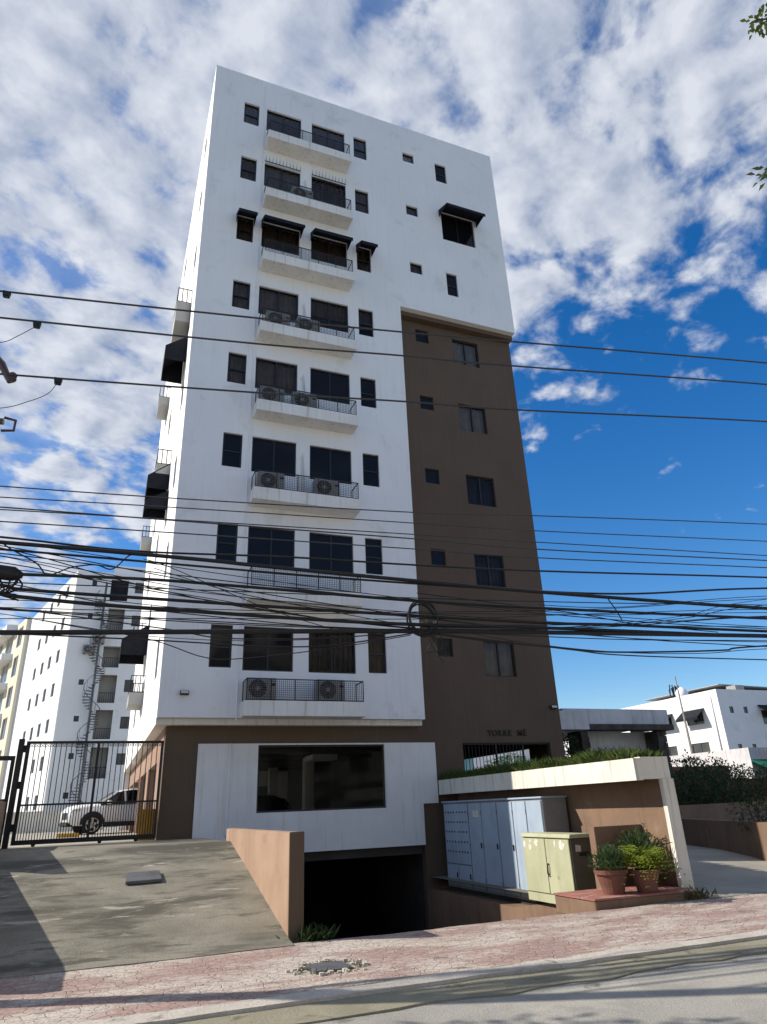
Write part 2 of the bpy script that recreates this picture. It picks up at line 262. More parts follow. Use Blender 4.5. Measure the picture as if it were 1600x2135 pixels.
# ------------------------------------------------------------------ builders
class MB:
    def __init__(s): s.v = []; s.f = []; s.m = []
    def face(s, pts, mi=0):
        i = len(s.v); s.v += [tuple(p) for p in pts]; s.f.append(tuple(range(i, i+len(pts)))); s.m.append(mi)
    def box(s, x0, x1, y0, y1, z0, z1, mi=0):
        a = [(x0,y0,z0),(x1,y0,z0),(x1,y1,z0),(x0,y1,z0),(x0,y0,z1),(x1,y0,z1),(x1,y1,z1),(x0,y1,z1)]
        i = len(s.v); s.v += a
        for q in ((0,3,2,1),(4,5,6,7),(0,1,5,4),(1,2,6,5),(2,3,7,6),(3,0,4,7)): s.f.append(tuple(i+k for k in q)); s.m.append(mi)
    def prism(s, poly, lo, hi, f, mi=0):
        """poly in (a,b), extruded along c from lo to hi; f maps (a,b,c) to xyz"""
        n = len(poly); i = len(s.v)
        s.v += [f(a,b,lo) for a,b in poly] + [f(a,b,hi) for a,b in poly]
        s.f.append(tuple(i+k for k in range(n))); s.m.append(mi)
        s.f.append(tuple(i+n+k for k in reversed(range(n)))); s.m.append(mi)
        for k in range(n):
            j = (k+1) % n; s.f.append((i+k, i+n+k, i+n+j, i+j)); s.m.append(mi)
    def panel(s, a0, a1, b0, b1, holes, c0, c1, f, mi=0, back=True):
        """a slab in the a,b plane with rectangular holes, thickness c0..c1; f maps (a,b,c) to xyz"""
        A = sorted({a0, a1, *[x for h in holes for x in h[:2] if a0 < x < a1]})
        B = sorted({b0, b1, *[x for h in holes for x in h[2:] if b0 < x < b1]})
        def solid(i, j):
            if not (0 <= i < len(A)-1 and 0 <= j < len(B)-1): return False
            x, y = (A[i]+A[i+1])/2, (B[j]+B[j+1])/2
            return not any(h[0] < x < h[1] and h[2] < y < h[3] for h in holes)
        for i in range(len(A)-1):
            for j in range(len(B)-1):
                if not solid(i, j): continue
                x0, x1, y0, y1 = A[i], A[i+1], B[j], B[j+1]
                s.face([f(x0,y0,c0), f(x1,y0,c0), f(x1,y1,c0), f(x0,y1,c0)], mi)
                if back: s.face([f(x0,y1,c1), f(x1,y1,c1), f(x1,y0,c1), f(x0,y0,c1)], mi)
                if not solid(i-1, j): s.face([f(x0,y0,c0), f(x0,y1,c0), f(x0,y1,c1), f(x0,y0,c1)], mi)
                if not solid(i+1, j): s.face([f(x1,y1,c0), f(x1,y0,c0), f(x1,y0,c1), f(x1,y1,c1)], mi)
                if not solid(i, j-1): s.face([f(x1,y0,c0), f(x0,y0,c0), f(x0,y0,c1), f(x1,y0,c1)], mi)
                if not solid(i, j+1): s.face([f(x0,y1,c0), f(x1,y1,c0), f(x1,y1,c1), f(x0,y1,c1)], mi)
    def tube(s, pts, r, n=6, mi=0, cap=True):
        pts = [Vector(p) for p in pts]; rr = r if isinstance(r, (list, tuple)) else [r]*len(pts)
        i0 = len(s.v); prev = None
        for k, p in enumerate(pts):
            d = (pts[min(k+1, len(pts)-1)] - pts[max(k-1, 0)]).normalized()
            a = Vector((0,0,1)) if abs(d.z) < 0.9 else Vector((1,0,0))
            if prev is not None: a = prev
            e1 = (a - d*a.dot(d)).normalized(); e2 = d.cross(e1); prev = e1
            for q in range(n):
                t = 2*math.pi*q/n; s.v.append(tuple(p + (e1*math.cos(t) + e2*math.sin(t))*rr[k]))
        for k in range(len(pts)-1):
            for q in range(n):
                a = i0+k*n+q; b = i0+k*n+(q+1) % n; s.f.append((a, b, b+n, a+n)); s.m.append(mi)
        if cap:
            s.f.append(tuple(i0+q for q in reversed(range(n)))); s.m.append(mi)
            e = i0+(len(pts)-1)*n; s.f.append(tuple(e+q for q in range(n))); s.m.append(mi)
    def lathe(s, prof, c, n=20, axis='z', mi=0):
        """prof: (r, h) along the axis through point c"""
        i0 = len(s.v)
        for r, h in prof:
            for q in range(n):
                t = 2*math.pi*q/n; a, b = r*math.cos(t), r*math.sin(t)
                p = {'z': (c[0]+a, c[1]+b, c[2]+h), 'y': (c[0]+a, c[1]+h, c[2]+b), 'x': (c[0]+h, c[1]+a, c[2]+b)}[axis]
                s.v.append(p)
        for k in range(len(prof)-1):
            for q in range(n):
                a = i0+k*n+q; b = i0+k*n+(q+1) % n; s.f.append((a, b, b+n, a+n)); s.m.append(mi)
        s.f.append(tuple(i0+q for q in reversed(range(n)))); s.m.append(mi)
        e = i0+(len(prof)-1)*n; s.f.append(tuple(e+q for q in range(n))); s.m.append(mi)
    def leaf(s, p, d, up_, l, w, mi=0, bend=0.25):
        p = Vector(p); d = Vector(d).normalized(); side = d.cross(Vector(up_))
        if side.length < 1e-4: side = d.orthogonal()
        side = side.normalized(); nn = side.cross(d)
        a = p + d*l*0.5 + nn*l*bend*0.3; t = p + d*l - nn*l*bend*0.3
        i = len(s.v); s.v += [tuple(p), tuple(a - side*w*0.5), tuple(t), tuple(a + side*w*0.5)]
        s.f += [(i, i+1, i+2), (i, i+2, i+3)]; s.m += [mi, mi]
    def mesh(s, name, mats, weld=True, smooth=False):
        me = bpy.data.meshes.new(name); me.from_pydata(s.v, [], s.f)
        for mm in (mats if isinstance(mats, (list, tuple)) else [mats]): me.materials.append(mm)
        me.polygons.foreach_set('material_index', s.m)
        if weld or smooth:
            bm = bmesh.new(); bm.from_mesh(me)
            if weld: bmesh.ops.remove_doubles(bm, verts=bm.verts, dist=1e-4)
            bmesh.ops.recalc_face_normals(bm, faces=bm.faces)
            bm.to_mesh(me); bm.free()
        if smooth: me.polygons.foreach_set('use_smooth', [True]*len(me.polygons))
        me.update(); return me
    def build(s, name, mats, parent=None, weld=True, smooth=False, kind=None, label=None, bevel=0.0):
        me = s.mesh(name, mats, weld, smooth)
        if bevel:
            bm = bmesh.new(); bm.from_mesh(me)
            ed = [e for e in bm.edges if len(e.link_faces) == 2 and e.calc_face_angle(0) > 0.6]
            bmesh.ops.bevel(bm, geom=ed, offset=bevel, segments=2, affect='EDGES', clamp_overlap=True)
            bm.to_mesh(me); bm.free()
        return put(name, me, parent, kind=kind, label=label)
LOCAL = set(); BASE = {}
def put(name, me, parent=None, loc=None, rotz=None, kind=None, label=None):
    o = bpy.data.objects.new(name, me); COL.objects.link(o)
    if loc is not None: o.location = loc
    if rotz is not None: o.rotation_euler = (0, 0, rotz)
    if parent is not None:
        o.parent = parent
        if parent.name in BASE and parent.name not in LOCAL: o.matrix_parent_inverse = BASE[parent.name].inverted()
    if kind: o['kind'] = kind
    if label: o['label'] = label
    return o
def tag(o, label, cat, group=None):
    o['label'] = label; o['category'] = cat
    if group: o['group'] = group
    return o
def thing(name, label, cat, loc=(0, 0, 0), rotz=0.0, group=None, local=False):
    o = bpy.data.objects.new(name, None); COL.objects.link(o); o.empty_display_size = 0.3
    o.location = loc; o.rotation_euler = (0, 0, rotz)
    BASE[o.name] = Matrix.Translation(loc) @ Matrix.Rotation(rotz, 4, 'Z')
    if local: LOCAL.add(o.name)
    return tag(o, label, cat, group)
def dup(root, loc, rotz, label, group=None):
    r = root.copy(); COL.objects.link(r); r.location = loc; r.rotation_euler = (0, 0, rotz); r['label'] = label
    if group: r['group'] = group
    for ch in list(root.children):
        c = ch.copy(); COL.objects.link(c); c.parent = r
        for g in list(ch.children):
            d = g.copy(); COL.objects.link(d); d.parent = c
    return r
XZ = lambda a, b, c: (a, c, b)      # panel in the x,z plane, thickness along y
YZ = lambda a, b, c: (c, a, b)      # panel in the y,z plane, thickness along x
XY = lambda a, b, c: (a, b, c)

# ------------------------------------------------------------------ the setting
g = MB()
BIG = 1500
for (x0, x1, y0, y1) in ((-BIG, BIG, -BIG, -60), (-BIG, BIG, 60, BIG), (-BIG, -40, -60, 60), (90, BIG, -60, 60)):
    g.face([(x0,y0,-.16),(x1,y0,-.16),(x1,y1,-.16),(x0,y1,-.16)])
for (x0, x1, y0, y1) in ((-40, 1.4, -8.35, 60), (7.5, 90, -8.35, 60), (1.4, 7.5, 21.5, 60), (-40, 90, -60, -30)):
    g.face([(x0,y0,-.16),(x1,y0,-.16),(x1,y1,-.16),(x0,y1,-.16)])
g.build('ground', M['ground'], kind='structure')
rd = MB(); rd.box(-80, 90, -30, -11.2, -0.4, -0.078); rd.build('road', M['asphalt'], kind='structure')
def wavy_strip(name, y0, y1, z0, z1, mat, x0=-40, x1=60, nx=260, ny=6, amp=0.012, seed=0.0, skirt=None, edge=0.0):
    mb = MB(); ys = [y0 + (y1-y0)*j/ny for j in range(ny+1)]
    def P(i, j):
        x = x0 + (x1-x0)*i/nx; y = ys[j]
        if j == 0 and edge: y += edge*mnoise.noise((x*1.7, seed, 3.0)) + edge*0.6*mnoise.noise((x*6.1, seed, 5.0))
        z = z0 + (z1-z0)*j/ny + amp*mnoise.noise((x*0.8+seed, y*0.9, seed)) + amp*.5*mnoise.noise((x*3+seed, y*3, seed))
        return (x, y, z)
    for i in range(nx):
        for j in range(ny): mb.face([P(i,j), P(i+1,j), P(i+1,j+1), P(i,j+1)])
        if skirt is not None:
            a, b = P(i,0), P(i+1,0); mb.face([(a[0],a[1],skirt), (b[0],b[1],skirt), b, a])
    return mb.build(name, mat, smooth=False, kind='structure')
wavy_strip('gutter', -11.60, -11.0, -0.062, -0.045, M['gutter'], seed=4.2, amp=0.008, edge=0.16, skirt=-0.1)
wavy_strip('kerb', -11.10, -10.93, -0.012, 0.014, M['kerb'], seed=1.1, skirt=-0.2, amp=0.012, edge=0.025)
wavy_strip('sidewalk', -10.95, -8.28, 0.012, 0.0, M['pave'], seed=2.7, skirt=-0.1, amp=0.012, nx=320, ny=10)
# sloping drive up to the gate, left of the low wall: concrete bays with joints between them
def dz_(y): return 0.0 if y < -8.3 else min(1.09, (y+8.3)*0.2175)
DV = MB()
for k in range(8):
    y0, y1 = -8.4+.68*k, -8.4+.68*(k+1); DV.face([(-3.1,y0,max(0,dz_(y0))-.03),(1.42,y0,max(0,dz_(y0))-.03),(1.42,y1,max(0,dz_(y1))-.03),(-3.1,y1,max(0,dz_(y1))-.03)])
DVO = DV.build('driveway', M['pitwall'], kind='structure')
for bi, (xa, xb) in enumerate(((-3.1, 1.42),)):
    for bj, (ya, yb) in enumerate(((-8.45, -4.415), (-4.40, -2.9))):
        dv = MB(); nx_, ny_ = 20, 16; off = random.uniform(-.004, .006)
        def zz(x, y): return max(0.0, dz_(y)) + 0.014 + off + 0.012*mnoise.noise((x*.9, y*.9, 8.0)) + .004*mnoise.noise((x*4, y*4, 8.0))
        gx = lambda i: xa+(xb-xa)*i/nx_; gy_ = lambda j: ya+(yb-ya)*j/ny_
        for i in range(nx_):
            for j in range(ny_): dv.face([(gx(p), gy_(q), zz(gx(p), gy_(q))) for p, q in ((i, j), (i+1, j), (i+1, j+1), (i, j+1))])
        for i in range(nx_):
            for yy in (ya, yb): dv.face([(gx(i), yy, zz(gx(i), yy)), (gx(i+1), yy, zz(gx(i+1), yy)), (gx(i+1), yy, zz(gx(i+1), yy)-.06), (gx(i), yy, zz(gx(i), yy)-.06)])
        for j in range(ny_):
            for xx in (xa, xb): dv.face([(xx, gy_(j), zz(xx, gy_(j))), (xx, gy_(j+1), zz(xx, gy_(j+1))), (xx, gy_(j+1), zz(xx, gy_(j+1))-.06), (xx, gy_(j), zz(xx, gy_(j))-.06)])
        dv.build('concrete_bay', M['concrete'], DVO)
ld = MB(); ld.box(-14, 1.42, -2.95, 0.95, 0.3, 1.085); ld.build('landing', M['concrete'], kind='structure')
yd = MB(); yd.box(-14, 12.3, 0.95, 37, 0.6, 1.088); yd.build('parking_yard', M['yard'], kind='structure')
# basement ramp
br = MB()
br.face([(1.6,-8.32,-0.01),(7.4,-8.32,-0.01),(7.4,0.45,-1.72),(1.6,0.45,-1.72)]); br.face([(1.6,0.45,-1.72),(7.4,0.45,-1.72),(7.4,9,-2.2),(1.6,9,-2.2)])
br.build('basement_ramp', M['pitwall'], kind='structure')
# side strip right of the ramp carrying the cabinets, then the sidewalk level by the pots
st = MB(); prof = [(0.45,-0.45),(-3.9,-0.45),(-7.0,-0.02),(-8.3,0.0)]
for (y0,z0),(y1,z1) in zip(prof, prof[1:]):
    st.face([(7.4,y1,z1),(8.6,y1,z1),(8.6,y0,z0),(7.4,y0,z0)])
    st.face([(7.4,y1,-2.4),(7.4,y1,z1),(7.4,y0,z0),(7.4,y0,-2.4)])
st.build('ramp_side_strip', M['tanwall'], kind='structure')
# right-hand drive
rdv = MB()
for k in range(12):
    y0, y1 = -8.35+1.6*k, -8.35+1.6*(k+1); f_ = lambda y: min(0.30, max(0, (y+8.35)*0.075))
    rdv.face([(8.6,y0,f_(y0)+.005),(24,y0,f_(y0)+.005),(24,y1,f_(y1)+.005),(8.6,y1,f_(y1)+.005)])
rdv.build('side_driveway', M['yard'], kind='structure')

# ------------------------------------------------------------------ the tower
TW = thing('tower_building', 'tall white apartment tower with dark brown ground floor and right side, in the middle', 'building', (6.2, 0.5, 1.08))
H = 3.0; ZT = 27.35
NL, BL, BR, NR = (1.19, 1.78), (2.08, 3.48), (3.92, 5.32), (5.71, 6.28)
wins = []          # (x0, x1, z0, z1, y, style)
holes_lo, holes_hi, holes_br = [], [], []
sty = {0: 'brown', 1: 'mixed', 2: 'brown', 3: 'grey', 4: 'grey', 5: 'black', 6: 'black', 7: 'reflect'}
for r in range(8):
    zt = ZT - H*r
    for (x0, x1), hh in ((NL, 1.16), (BL, 1.22), (BR, 1.22), (NR, 1.18)):
        w = (x0, x1, zt-hh, zt); wins.append((*w, 0.0, sty[r])); (holes_hi if zt > 19 else holes_lo).append(w)
for r in range(3):
    w = (7.93, 8.45, 27.36-3.06*r-.52, 27.36-3.06*r); wins.append((*w, 0.0, 'brown')); holes_hi.append(w)
for w in ((9.45, 9.98, 26.25, 27.32), (9.5, 9.98, 20.04, 21.17), (9.52, 11.05, 22.95, 24.5)): wins.append((*w, 0.0, 'black')); holes_hi.append(w)
bsty = ['white', 'white2', 'black2', 'black2', 'white']
for k in range(5):
    w = (8.2, 8.74, 18.42-3*k-.57, 18.42-3*k); wins.append((*w, 0.5, 'black')); holes_br.append(w)
    w = (9.76+.02*k, 10.9+.02*k, 18.36-2.98*k-1.15, 18.36-2.98*k); wins.append((*w, 0.5, bsty[k])); holes_br.append(w)
mb = MB(); mb.panel(0, 7.4, 3.9, 18.9, holes_lo, 0.0, 0.22, XZ)
mb.panel(0, 12.4, 18.9, 28.95, holes_hi, 0.0, 0.22, XZ)
mb.build('front_wall', M['white'], TW)
lh = []            # windows on the left side, seen edge-on
for k in range(8):
    for (y0, y1) in ((1.6, 2.5), (8.6, 10.0), (13.5, 14.9)): lh.append((y0, y1, 5.2+3*k, 6.35+3*k))
mb = MB(); mb.panel(0.22, 21, 3.9, 28.95, lh, 0.0, 0.2, YZ); mb.build('left_wall', M['white'], TW)
mb = MB(); mb.box(0, 12.4, 20.8, 21, -2.3, 28.95); mb.build('rear_wall', M['white'], TW)
mb = MB(); mb.panel(0.22, 20.8, 18.9, 28.95, [], 12.2, 12.4, YZ); mb.build('right_wall', M['white'], TW)
mb = MB(); mb.box(0.2, 12.2, 0.22, 20.8, 28.3, 28.55); mb.build('roof', M['fargrey'], TW)
mb = MB(); mb.box(0.003, 7.397, 0.22, 20.8, 3.75, 3.897); mb.box(7.2, 7.397, 0.22, 0.5, 3.9, 18.7); mb.build('soffit', M['slab'], TW)
mb = MB(); mb.box(7.4, 12.397, 0.22, 20.8, 18.72, 18.897); mb.build('upper_soffit', M['brown'], TW)
# brown front, ground-floor band and right side
mb = MB()
mb.panel(7.4, 12.4, 3.3, 18.72, holes_br + [], 0.5, 0.72, XZ)
mb.panel(0.29, 7.4, 3.3, 3.75, [], 0.5, 0.72, XZ)
mb.panel(0.29, 1.12, 0.9, 3.3, [], 0.5, 0.9, XZ)
mb.panel(7.4, 12.4, -2.3, 3.3, [(7.4, 7.9, 1.67, 3.3), (8.8, 11.9, 2.05, 3.29)], 0.5, 0.72, XZ)
mb.build('brown_front_wall', M['brown'], TW)
mb = MB(); mb.panel(0.72, 20.8, -2.3, 18.72, [(2.2, 12.0, 1.3, 3.25)], 12.2, 12.4, YZ); mb.build('brown_right_wall', M['brown'], TW)
mb = MB(); mb.panel(0.9, 20.8, 0.9, 3.75, [(2.6, 6.0, 1.1, 3.0), (7.0, 10.4, 1.1, 3.0), (11.4, 14.8, 1.1, 3.0), (15.8, 19.2, 1.1, 3.0)], 0.29, 0.55, YZ); mb.build('ground_floor_side_wall', M['sidebrown'], TW)
# white lower panel with the big window, over the basement opening
mb = MB(); mb.panel(1.12, 7.87, 0.63, 3.3, [(2.68, 6.28, 1.6, 3.26), (7.4, 7.9, 0.5, 1.67)], 0.44, 0.66, XZ); mb.build('ground_floor_front_wall', M['whitelow'], TW)
# rooms behind: garage floor, ceiling, partition, basement
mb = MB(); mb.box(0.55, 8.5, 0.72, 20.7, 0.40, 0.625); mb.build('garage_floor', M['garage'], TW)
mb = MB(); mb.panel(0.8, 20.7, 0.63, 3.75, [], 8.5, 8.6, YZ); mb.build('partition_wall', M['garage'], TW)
for k in range(6):
    mb = MB(); mb.box(0.6, 8.49, 2.2+2.6*k, 2.45+2.6*k, 3.4, 3.745); mb.build('ceiling_beam', M['garage'], TW)
for (cx_, cy_) in ((3.2, 7.2), (5.8, 7.2), (3.2, 13.0), (5.8, 13.0)):
    mb = MB(); mb.box(cx_, cx_+.35, cy_, cy_+.35, 0.63, 3.4); mb.build('garage_column', M['fargrey'], TW)
mb = MB()
for k in range(14): mb.box(4.0+.16*k, 4.0+.16*k+.10, 15.0, 15.06, 0.64, 2.7)
mb.box(3.95, 6.25, 15.07, 15.1, 0.64, 2.72); mb.build('garage_shutter', M['corrug'], TW, kind='stuff')
mb = MB(); mb.box(4.9, 5.7, 3.0, 3.9, 3.05, 3.2); mb.build('ceiling_duct', M['fargrey'], TW)
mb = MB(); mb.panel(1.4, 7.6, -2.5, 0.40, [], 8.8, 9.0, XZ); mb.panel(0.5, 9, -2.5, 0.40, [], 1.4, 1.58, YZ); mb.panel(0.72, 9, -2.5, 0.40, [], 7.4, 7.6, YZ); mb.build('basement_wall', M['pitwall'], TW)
mb = MB(); mb.box(8.6, 12.2, 0.72, 20.7, 1.0, 1.25); mb.build('lobby_floor', M['garage'], TW)
# window frames and panes: one mesh each per size
WC = {}
def window_meshes(w, h, mull, transom):
    key = (round(w, 2), round(h, 2), mull, transom)
    if key in WC: return WC[key]
    t = 0.045; holes = []
    xs = [t, w-t] if mull == 0 else [t, w/2-t*.5, w/2+t*.5, w-t]
    zs = [t, h-t] if not transom else [t, h*transom-t*.5, h*transom+t*.5, h-t]
    for i in range(0, len(xs), 2):
        for j in range(0, len(zs), 2): holes.append((xs[i], xs[i+1], zs[j], zs[j+1]))
    a = MB(); a.panel(0, w, 0, h, holes, 0.07, 0.135, XZ)
    panes = []
    for (x0, x1, z0, z1) in holes:
        p = MB(); p.box(x0-.01, x1+.01, 0.095, 0.103, z0-.01, z1+.01); panes.append(p)
    c = MB(); n = 36
    for i in range(n):
        x0, x1 = w*i/n, w*(i+1)/n; f_ = lambda x: 0.2 + 0.022*math.sin(x*38) + 0.010*math.sin(x*91+1)
        c.face([(x0, f_(x0), 0.01), (x1, f_(x1), 0.01), (x1, f_(x1), h-.01), (x0, f_(x0), h-.01)])
    WC[key] = (a, panes, c); return WC[key]
MC = {}
def cached(key, mk):
    if key not in MC: MC[key] = mk()
    return MC[key]
def window(parent, loc, w, h, rotz=0.0, mull=0, transom=0, glass='blackglass', curtain=None, frame='frame', drop=1.0, dx=0.0):
    fr, panes, cur = window_meshes(w, h, mull, transom); key = (round(w, 2), round(h, 2), mull, transom)
    o = put('window', cached((key, 'f', frame), lambda: fr.mesh('window_frame', M[frame])), parent, loc, rotz)
    for i, p in enumerate(panes):
        gl = glass if isinstance(glass, str) else glass[i % len(glass)]
        put('pane', cached((key, i, gl), lambda p=p, gl=gl: p.mesh('pane', M[gl])), o)
    if curtain:
        c = put('curtain', cached((key, 'c', curtain), lambda: cur.mesh('curtain', M[curtain], smooth=True)), o)
        if drop < 1.0: c.scale = (1, 1, drop); c.location = (0, 0, h*(1-drop))
    return o
for (x0, x1, z0, z1, y, s) in wins:
    w, h = x1-x0, z1-z0; big = w > 1.0; mull = 1 if big else 0; tr = 0 if (big or h < .8) else .48
    gl, cu, dr = 'blackglass', None, 1.0
    rn = random.random()
    if s == 'brown': gl, cu = 'tint', 'curtain_brown'
    elif s == 'mixed': gl, cu = 'tint', ('curtain_brown' if rn < .5 else 'curtain_grey')
    elif s == 'grey':
        gl, cu = 'tint', ('curtain_grey' if x0 < 3.5 else 'curtain_brown'); dr = 1.0 if x0 < 3.5 else .55
        if z1 < 16 and x0 > 3.5: gl, cu = 'blackglass', None
    elif s == 'reflect': gl, cu = ('tint', 'curtain_brown') if (x0 > 3.5) else ('blackglass', None)
    elif s in ('white', 'white2'): gl, cu = 'tint', 'curtain_white'
    elif s == 'black2': gl, cu = 'tint', 'curtain_dark'
    window(TW, (x0, y, z0), w, h, 0, mull, tr, gl, cu, 'frame', dr)
for (y0, y1, z0, z1) in lh: window(TW, (0.0, y1, z0), y1-y0, z1-z0, -math.pi/2, 0, 0)
window(TW, (2.68, 0.44, 1.6), 3.6, 1.66, 0, 0, 0, 'clear')
# balconies with railings
bal = MB(); bal.box(2.06, 5.37, -0.62, 0.0, 0, 0.385); bal_me = bal.mesh('balcony', M['slab'])
rl = MB()
def rail_holes(a0, a1, n, z0, z1, t=.03): return [(a0+(a1-a0)*i/n+t*.5, a0+(a1-a0)*(i+1)/n-t*.5, z0, z1) for i in range(n)]
rl.panel(2.11, 5.32, .36, .95, rail_holes(2.11, 5.32, 5, .42, .925), -0.60, -0.578, XZ)
for x in (2.11, 5.298): rl.panel(-0.60, 0.0, .36, .95, rail_holes(-.6, 0, 1, .42, .925), x, x+.022, YZ)
rl_me = rl.mesh('railing', M['iron'])
ms = MB()
for i in range(1, 60): x = 2.11+3.2*i/60; ms.box(x, x+.010, -.592, -.587, .42, .925)
for i in range(1, 9): z = .42+.505*i/9; ms.box(2.11, 5.31, -.5945, -.5925, z, z+.008)
ms_me = ms.mesh('mesh_infill', M['iron'])
BALZ = [3.88+3.01*(7-r)+(0.06 if r < 7 else 0) for r in range(8)]
for r in range(8):
    b = put('balcony', bal_me, TW, (0, 0, BALZ[r]))
    q = put('railing', rl_me, b)
    put('mesh_infill', ms_me, b, kind='stuff')
# awnings
def awning(x0, x1, zt, proj, drop, lip=.14):
    a = MB(); t = .02
    a.prism([(0, zt), (-proj, zt-drop), (-proj, zt-drop-lip), (-proj+t, zt-drop-lip), (-proj+t, zt-drop-t), (0, zt-.05)], x0, x1, lambda y, z, x: (x, y-.002, z))
    a.prism([(0, zt-.03), (-proj+.01, zt-drop-.02), (0, zt-drop-.02)], x0+.004, x0+.014, lambda y, z, x: (x, y-.004, z))
    a.prism([(0, zt-.03), (-proj+.01, zt-drop-.02), (0, zt-drop-.02)], x1-.014, x1-.004, lambda y, z, x: (x, y-.004, z))
    return a.build('awning', M['awning'], TW)
for (x0, x1) in ((1.15, 1.80), (2.05, 3.52), (3.89, 5.34), (5.68, 6.32)): awning(x0, x1, 21.38, .66, .40)
awning(9.42, 11.2, 24.52, .76, .36)
# awnings and small balconies along the left side
def side_awning(y0, y1, zt, proj, drop, lip):
    a = MB(); t = .02
    a.prism([(0, zt), (-proj, zt-drop), (-proj, zt-drop-lip), (-proj+t, zt-drop-lip), (-proj+t, zt-drop-t), (0, zt-.05)], y0, y1, lambda x, z, y: (x-.002, y, z))
    for yy in (y0, y1-.02): a.prism([(0, zt-.03), (-proj+.01, zt-drop-.02), (-proj+.01, zt-drop-lip), (0, zt-drop-lip)], yy+.004, yy+.014, lambda x, z, y: (x-.004, y, z))
    a.build('awning', M['awning'], TW)
side_awning(1.8, 3.2, 17.0, .71, .55, .55); side_awning(5.0, 6.3, 13.6, .75, .6, .5); side_awning(4.4, 5.4, 12.2, .77, .45, .3); side_awning(9.0, 10.8, 8.5, .95, .6, .6)
for (y0, y1, z, hs_) in ((1.75, 3.4, 17.55, .85), (5.0, 6.6, 13.12, .4), (8.0, 9.7, 5.35, .4), (12, 13.6, 8.3, .4), (12, 13.6, 20.4, .4), (16, 17.6, 14.4, .4)):
    s_ = MB(); s_.box(-.5, -.002, y0, y1, z, z+hs_); b = s_.build('service_balcony', M['fargrey'], TW)
    q = MB(); q.panel(y0+.02, y1-.02, z+hs_-.02, z+hs_+.62, rail_holes(y0+.02, y1-.02, 8, z+hs_+.04, z+hs_+.59), -.49, -.47, YZ)
    for yy in (y0+.02, y1-.04): q.panel(-.49, 0, z+hs_-.02, z+hs_+.62, rail_holes(-.49, 0, 3, z+hs_+.04, z+hs_+.59), yy, yy+.02, XZ)
    q.build('railing', M['iron'], b)
# security spikes over the seventh-floor windows, conduits
for (x0, x1) in (BL, BR):
    sp = MB(); zt = ZT-H
    sp.box(x0, x1, -.05, -.03, zt+.02, zt+.045)
    n = 11
    for i in range(n): x = x0+.03+(x1-x0-.06)*i/(n-1); sp.tube([(x, -.04, zt+.03), (x, -.10, zt+.26)], [.011, .004], 4)
    sp.build('security_spikes', M['iron'], TW, kind='stuff')
wb = MB(); wb.panel(BR[0], BR[1], ZT-H-1.22, ZT-H, rail_holes(BR[0], BR[1], 7, ZT-H-1.19, ZT-H-.75, .02)+rail_holes(BR[0], BR[1], 7, ZT-H-.73, ZT-H-.38, .02)+rail_holes(BR[0], BR[1], 7, ZT-H-.36, ZT-H-.03, .02), .02, .04, XZ)
wb.build('window_bars', M['iron'], TW)
wb = MB(); wb.panel(BR[0]+.02, BR[1]-.02, ZT-21-1.2, ZT-21-.02, rail_holes(BR[0]+.02, BR[1]-.02, 9, ZT-21-1.17, ZT-21-.05, .02), .02, .04, XZ)
wb.build('window_bars', M['iron'], TW)
pp = MB(); pp.tube([(1.975, -.02, 3.82), (1.975, -.02, 28.6)], .02, 6); pp.build('drain_pipe', M['white'], TW)
pp = MB(); pp.tube([(1.93, .41, 1.1), (1.93, .41, 3.3)], .03, 6); pp.build('drain_pipe', M['whitelow'], TW)
for r, (zz0) in ((1, 0), (3, 0), (4, 0), (5, 0)):
    zb = BALZ[r]; pp = MB()
    for j, dx in enumerate((-.03, .02, .06)):
        x = 3.68+dx; pp.tube([(x, -.015, zb+.45), (x+.01*j, -.02, zb+1.1), (x-.02*j, -.02, zb+1.75+.08*j), (x-.06, -.03, zb+1.85+.08*j)], .014, 5)
    pp.build('conduit', M['slab'], TW, kind='stuff')
# name on the brown wall, letter by letter
dg = None
xs0 = 9.66
for i, ch in enumerate('TORRE MÉ'):
    if ch == ' ': continue
    cu = bpy.data.curves.new('letter', 'FONT'); cu.body = ch; cu.size = 0.235; cu.extrude = 0.012; cu.offset = 0.006; cu.align_x = 'CENTER'
    tmp = bpy.data.objects.new('tmp', cu); COL.objects.link(tmp)
    bpy.context.view_layer.update()
    me = bpy.data.meshes.new_from_object(tmp.evaluated_get(bpy.context.evaluated_depsgraph_get()))
    bpy.data.objects.remove(tmp, do_unlink=True)
    me.transform(Matrix.Rotation(math.pi/2, 4, 'X')); me.materials.clear(); me.materials.append(M['letters'])
    put('letter', me, TW, (xs0+.10+i*.178+(0.0 if i < 6 else .0), 0.487, 3.49))
# grille over the lobby opening
gr = MB(); gr.panel(8.8, 11.9, 2.05, 3.29, [(8.85, 9.95, 2.1, 3.24), (10.0, 10.9, 2.1, 3.24), (10.95, 11.85, 2.1, 3.24)], .55, .6, XZ); go = gr.build('lobby_grille', M['iron'], TW)
for i in range(1, 26):
    x = 8.8+3.1*i/26
    if x > 10.95: continue
    q = MB(); q.box(x-.008, x+.008, .568, .582, 2.1, 3.24); q.build('bar', M['iron'], go)

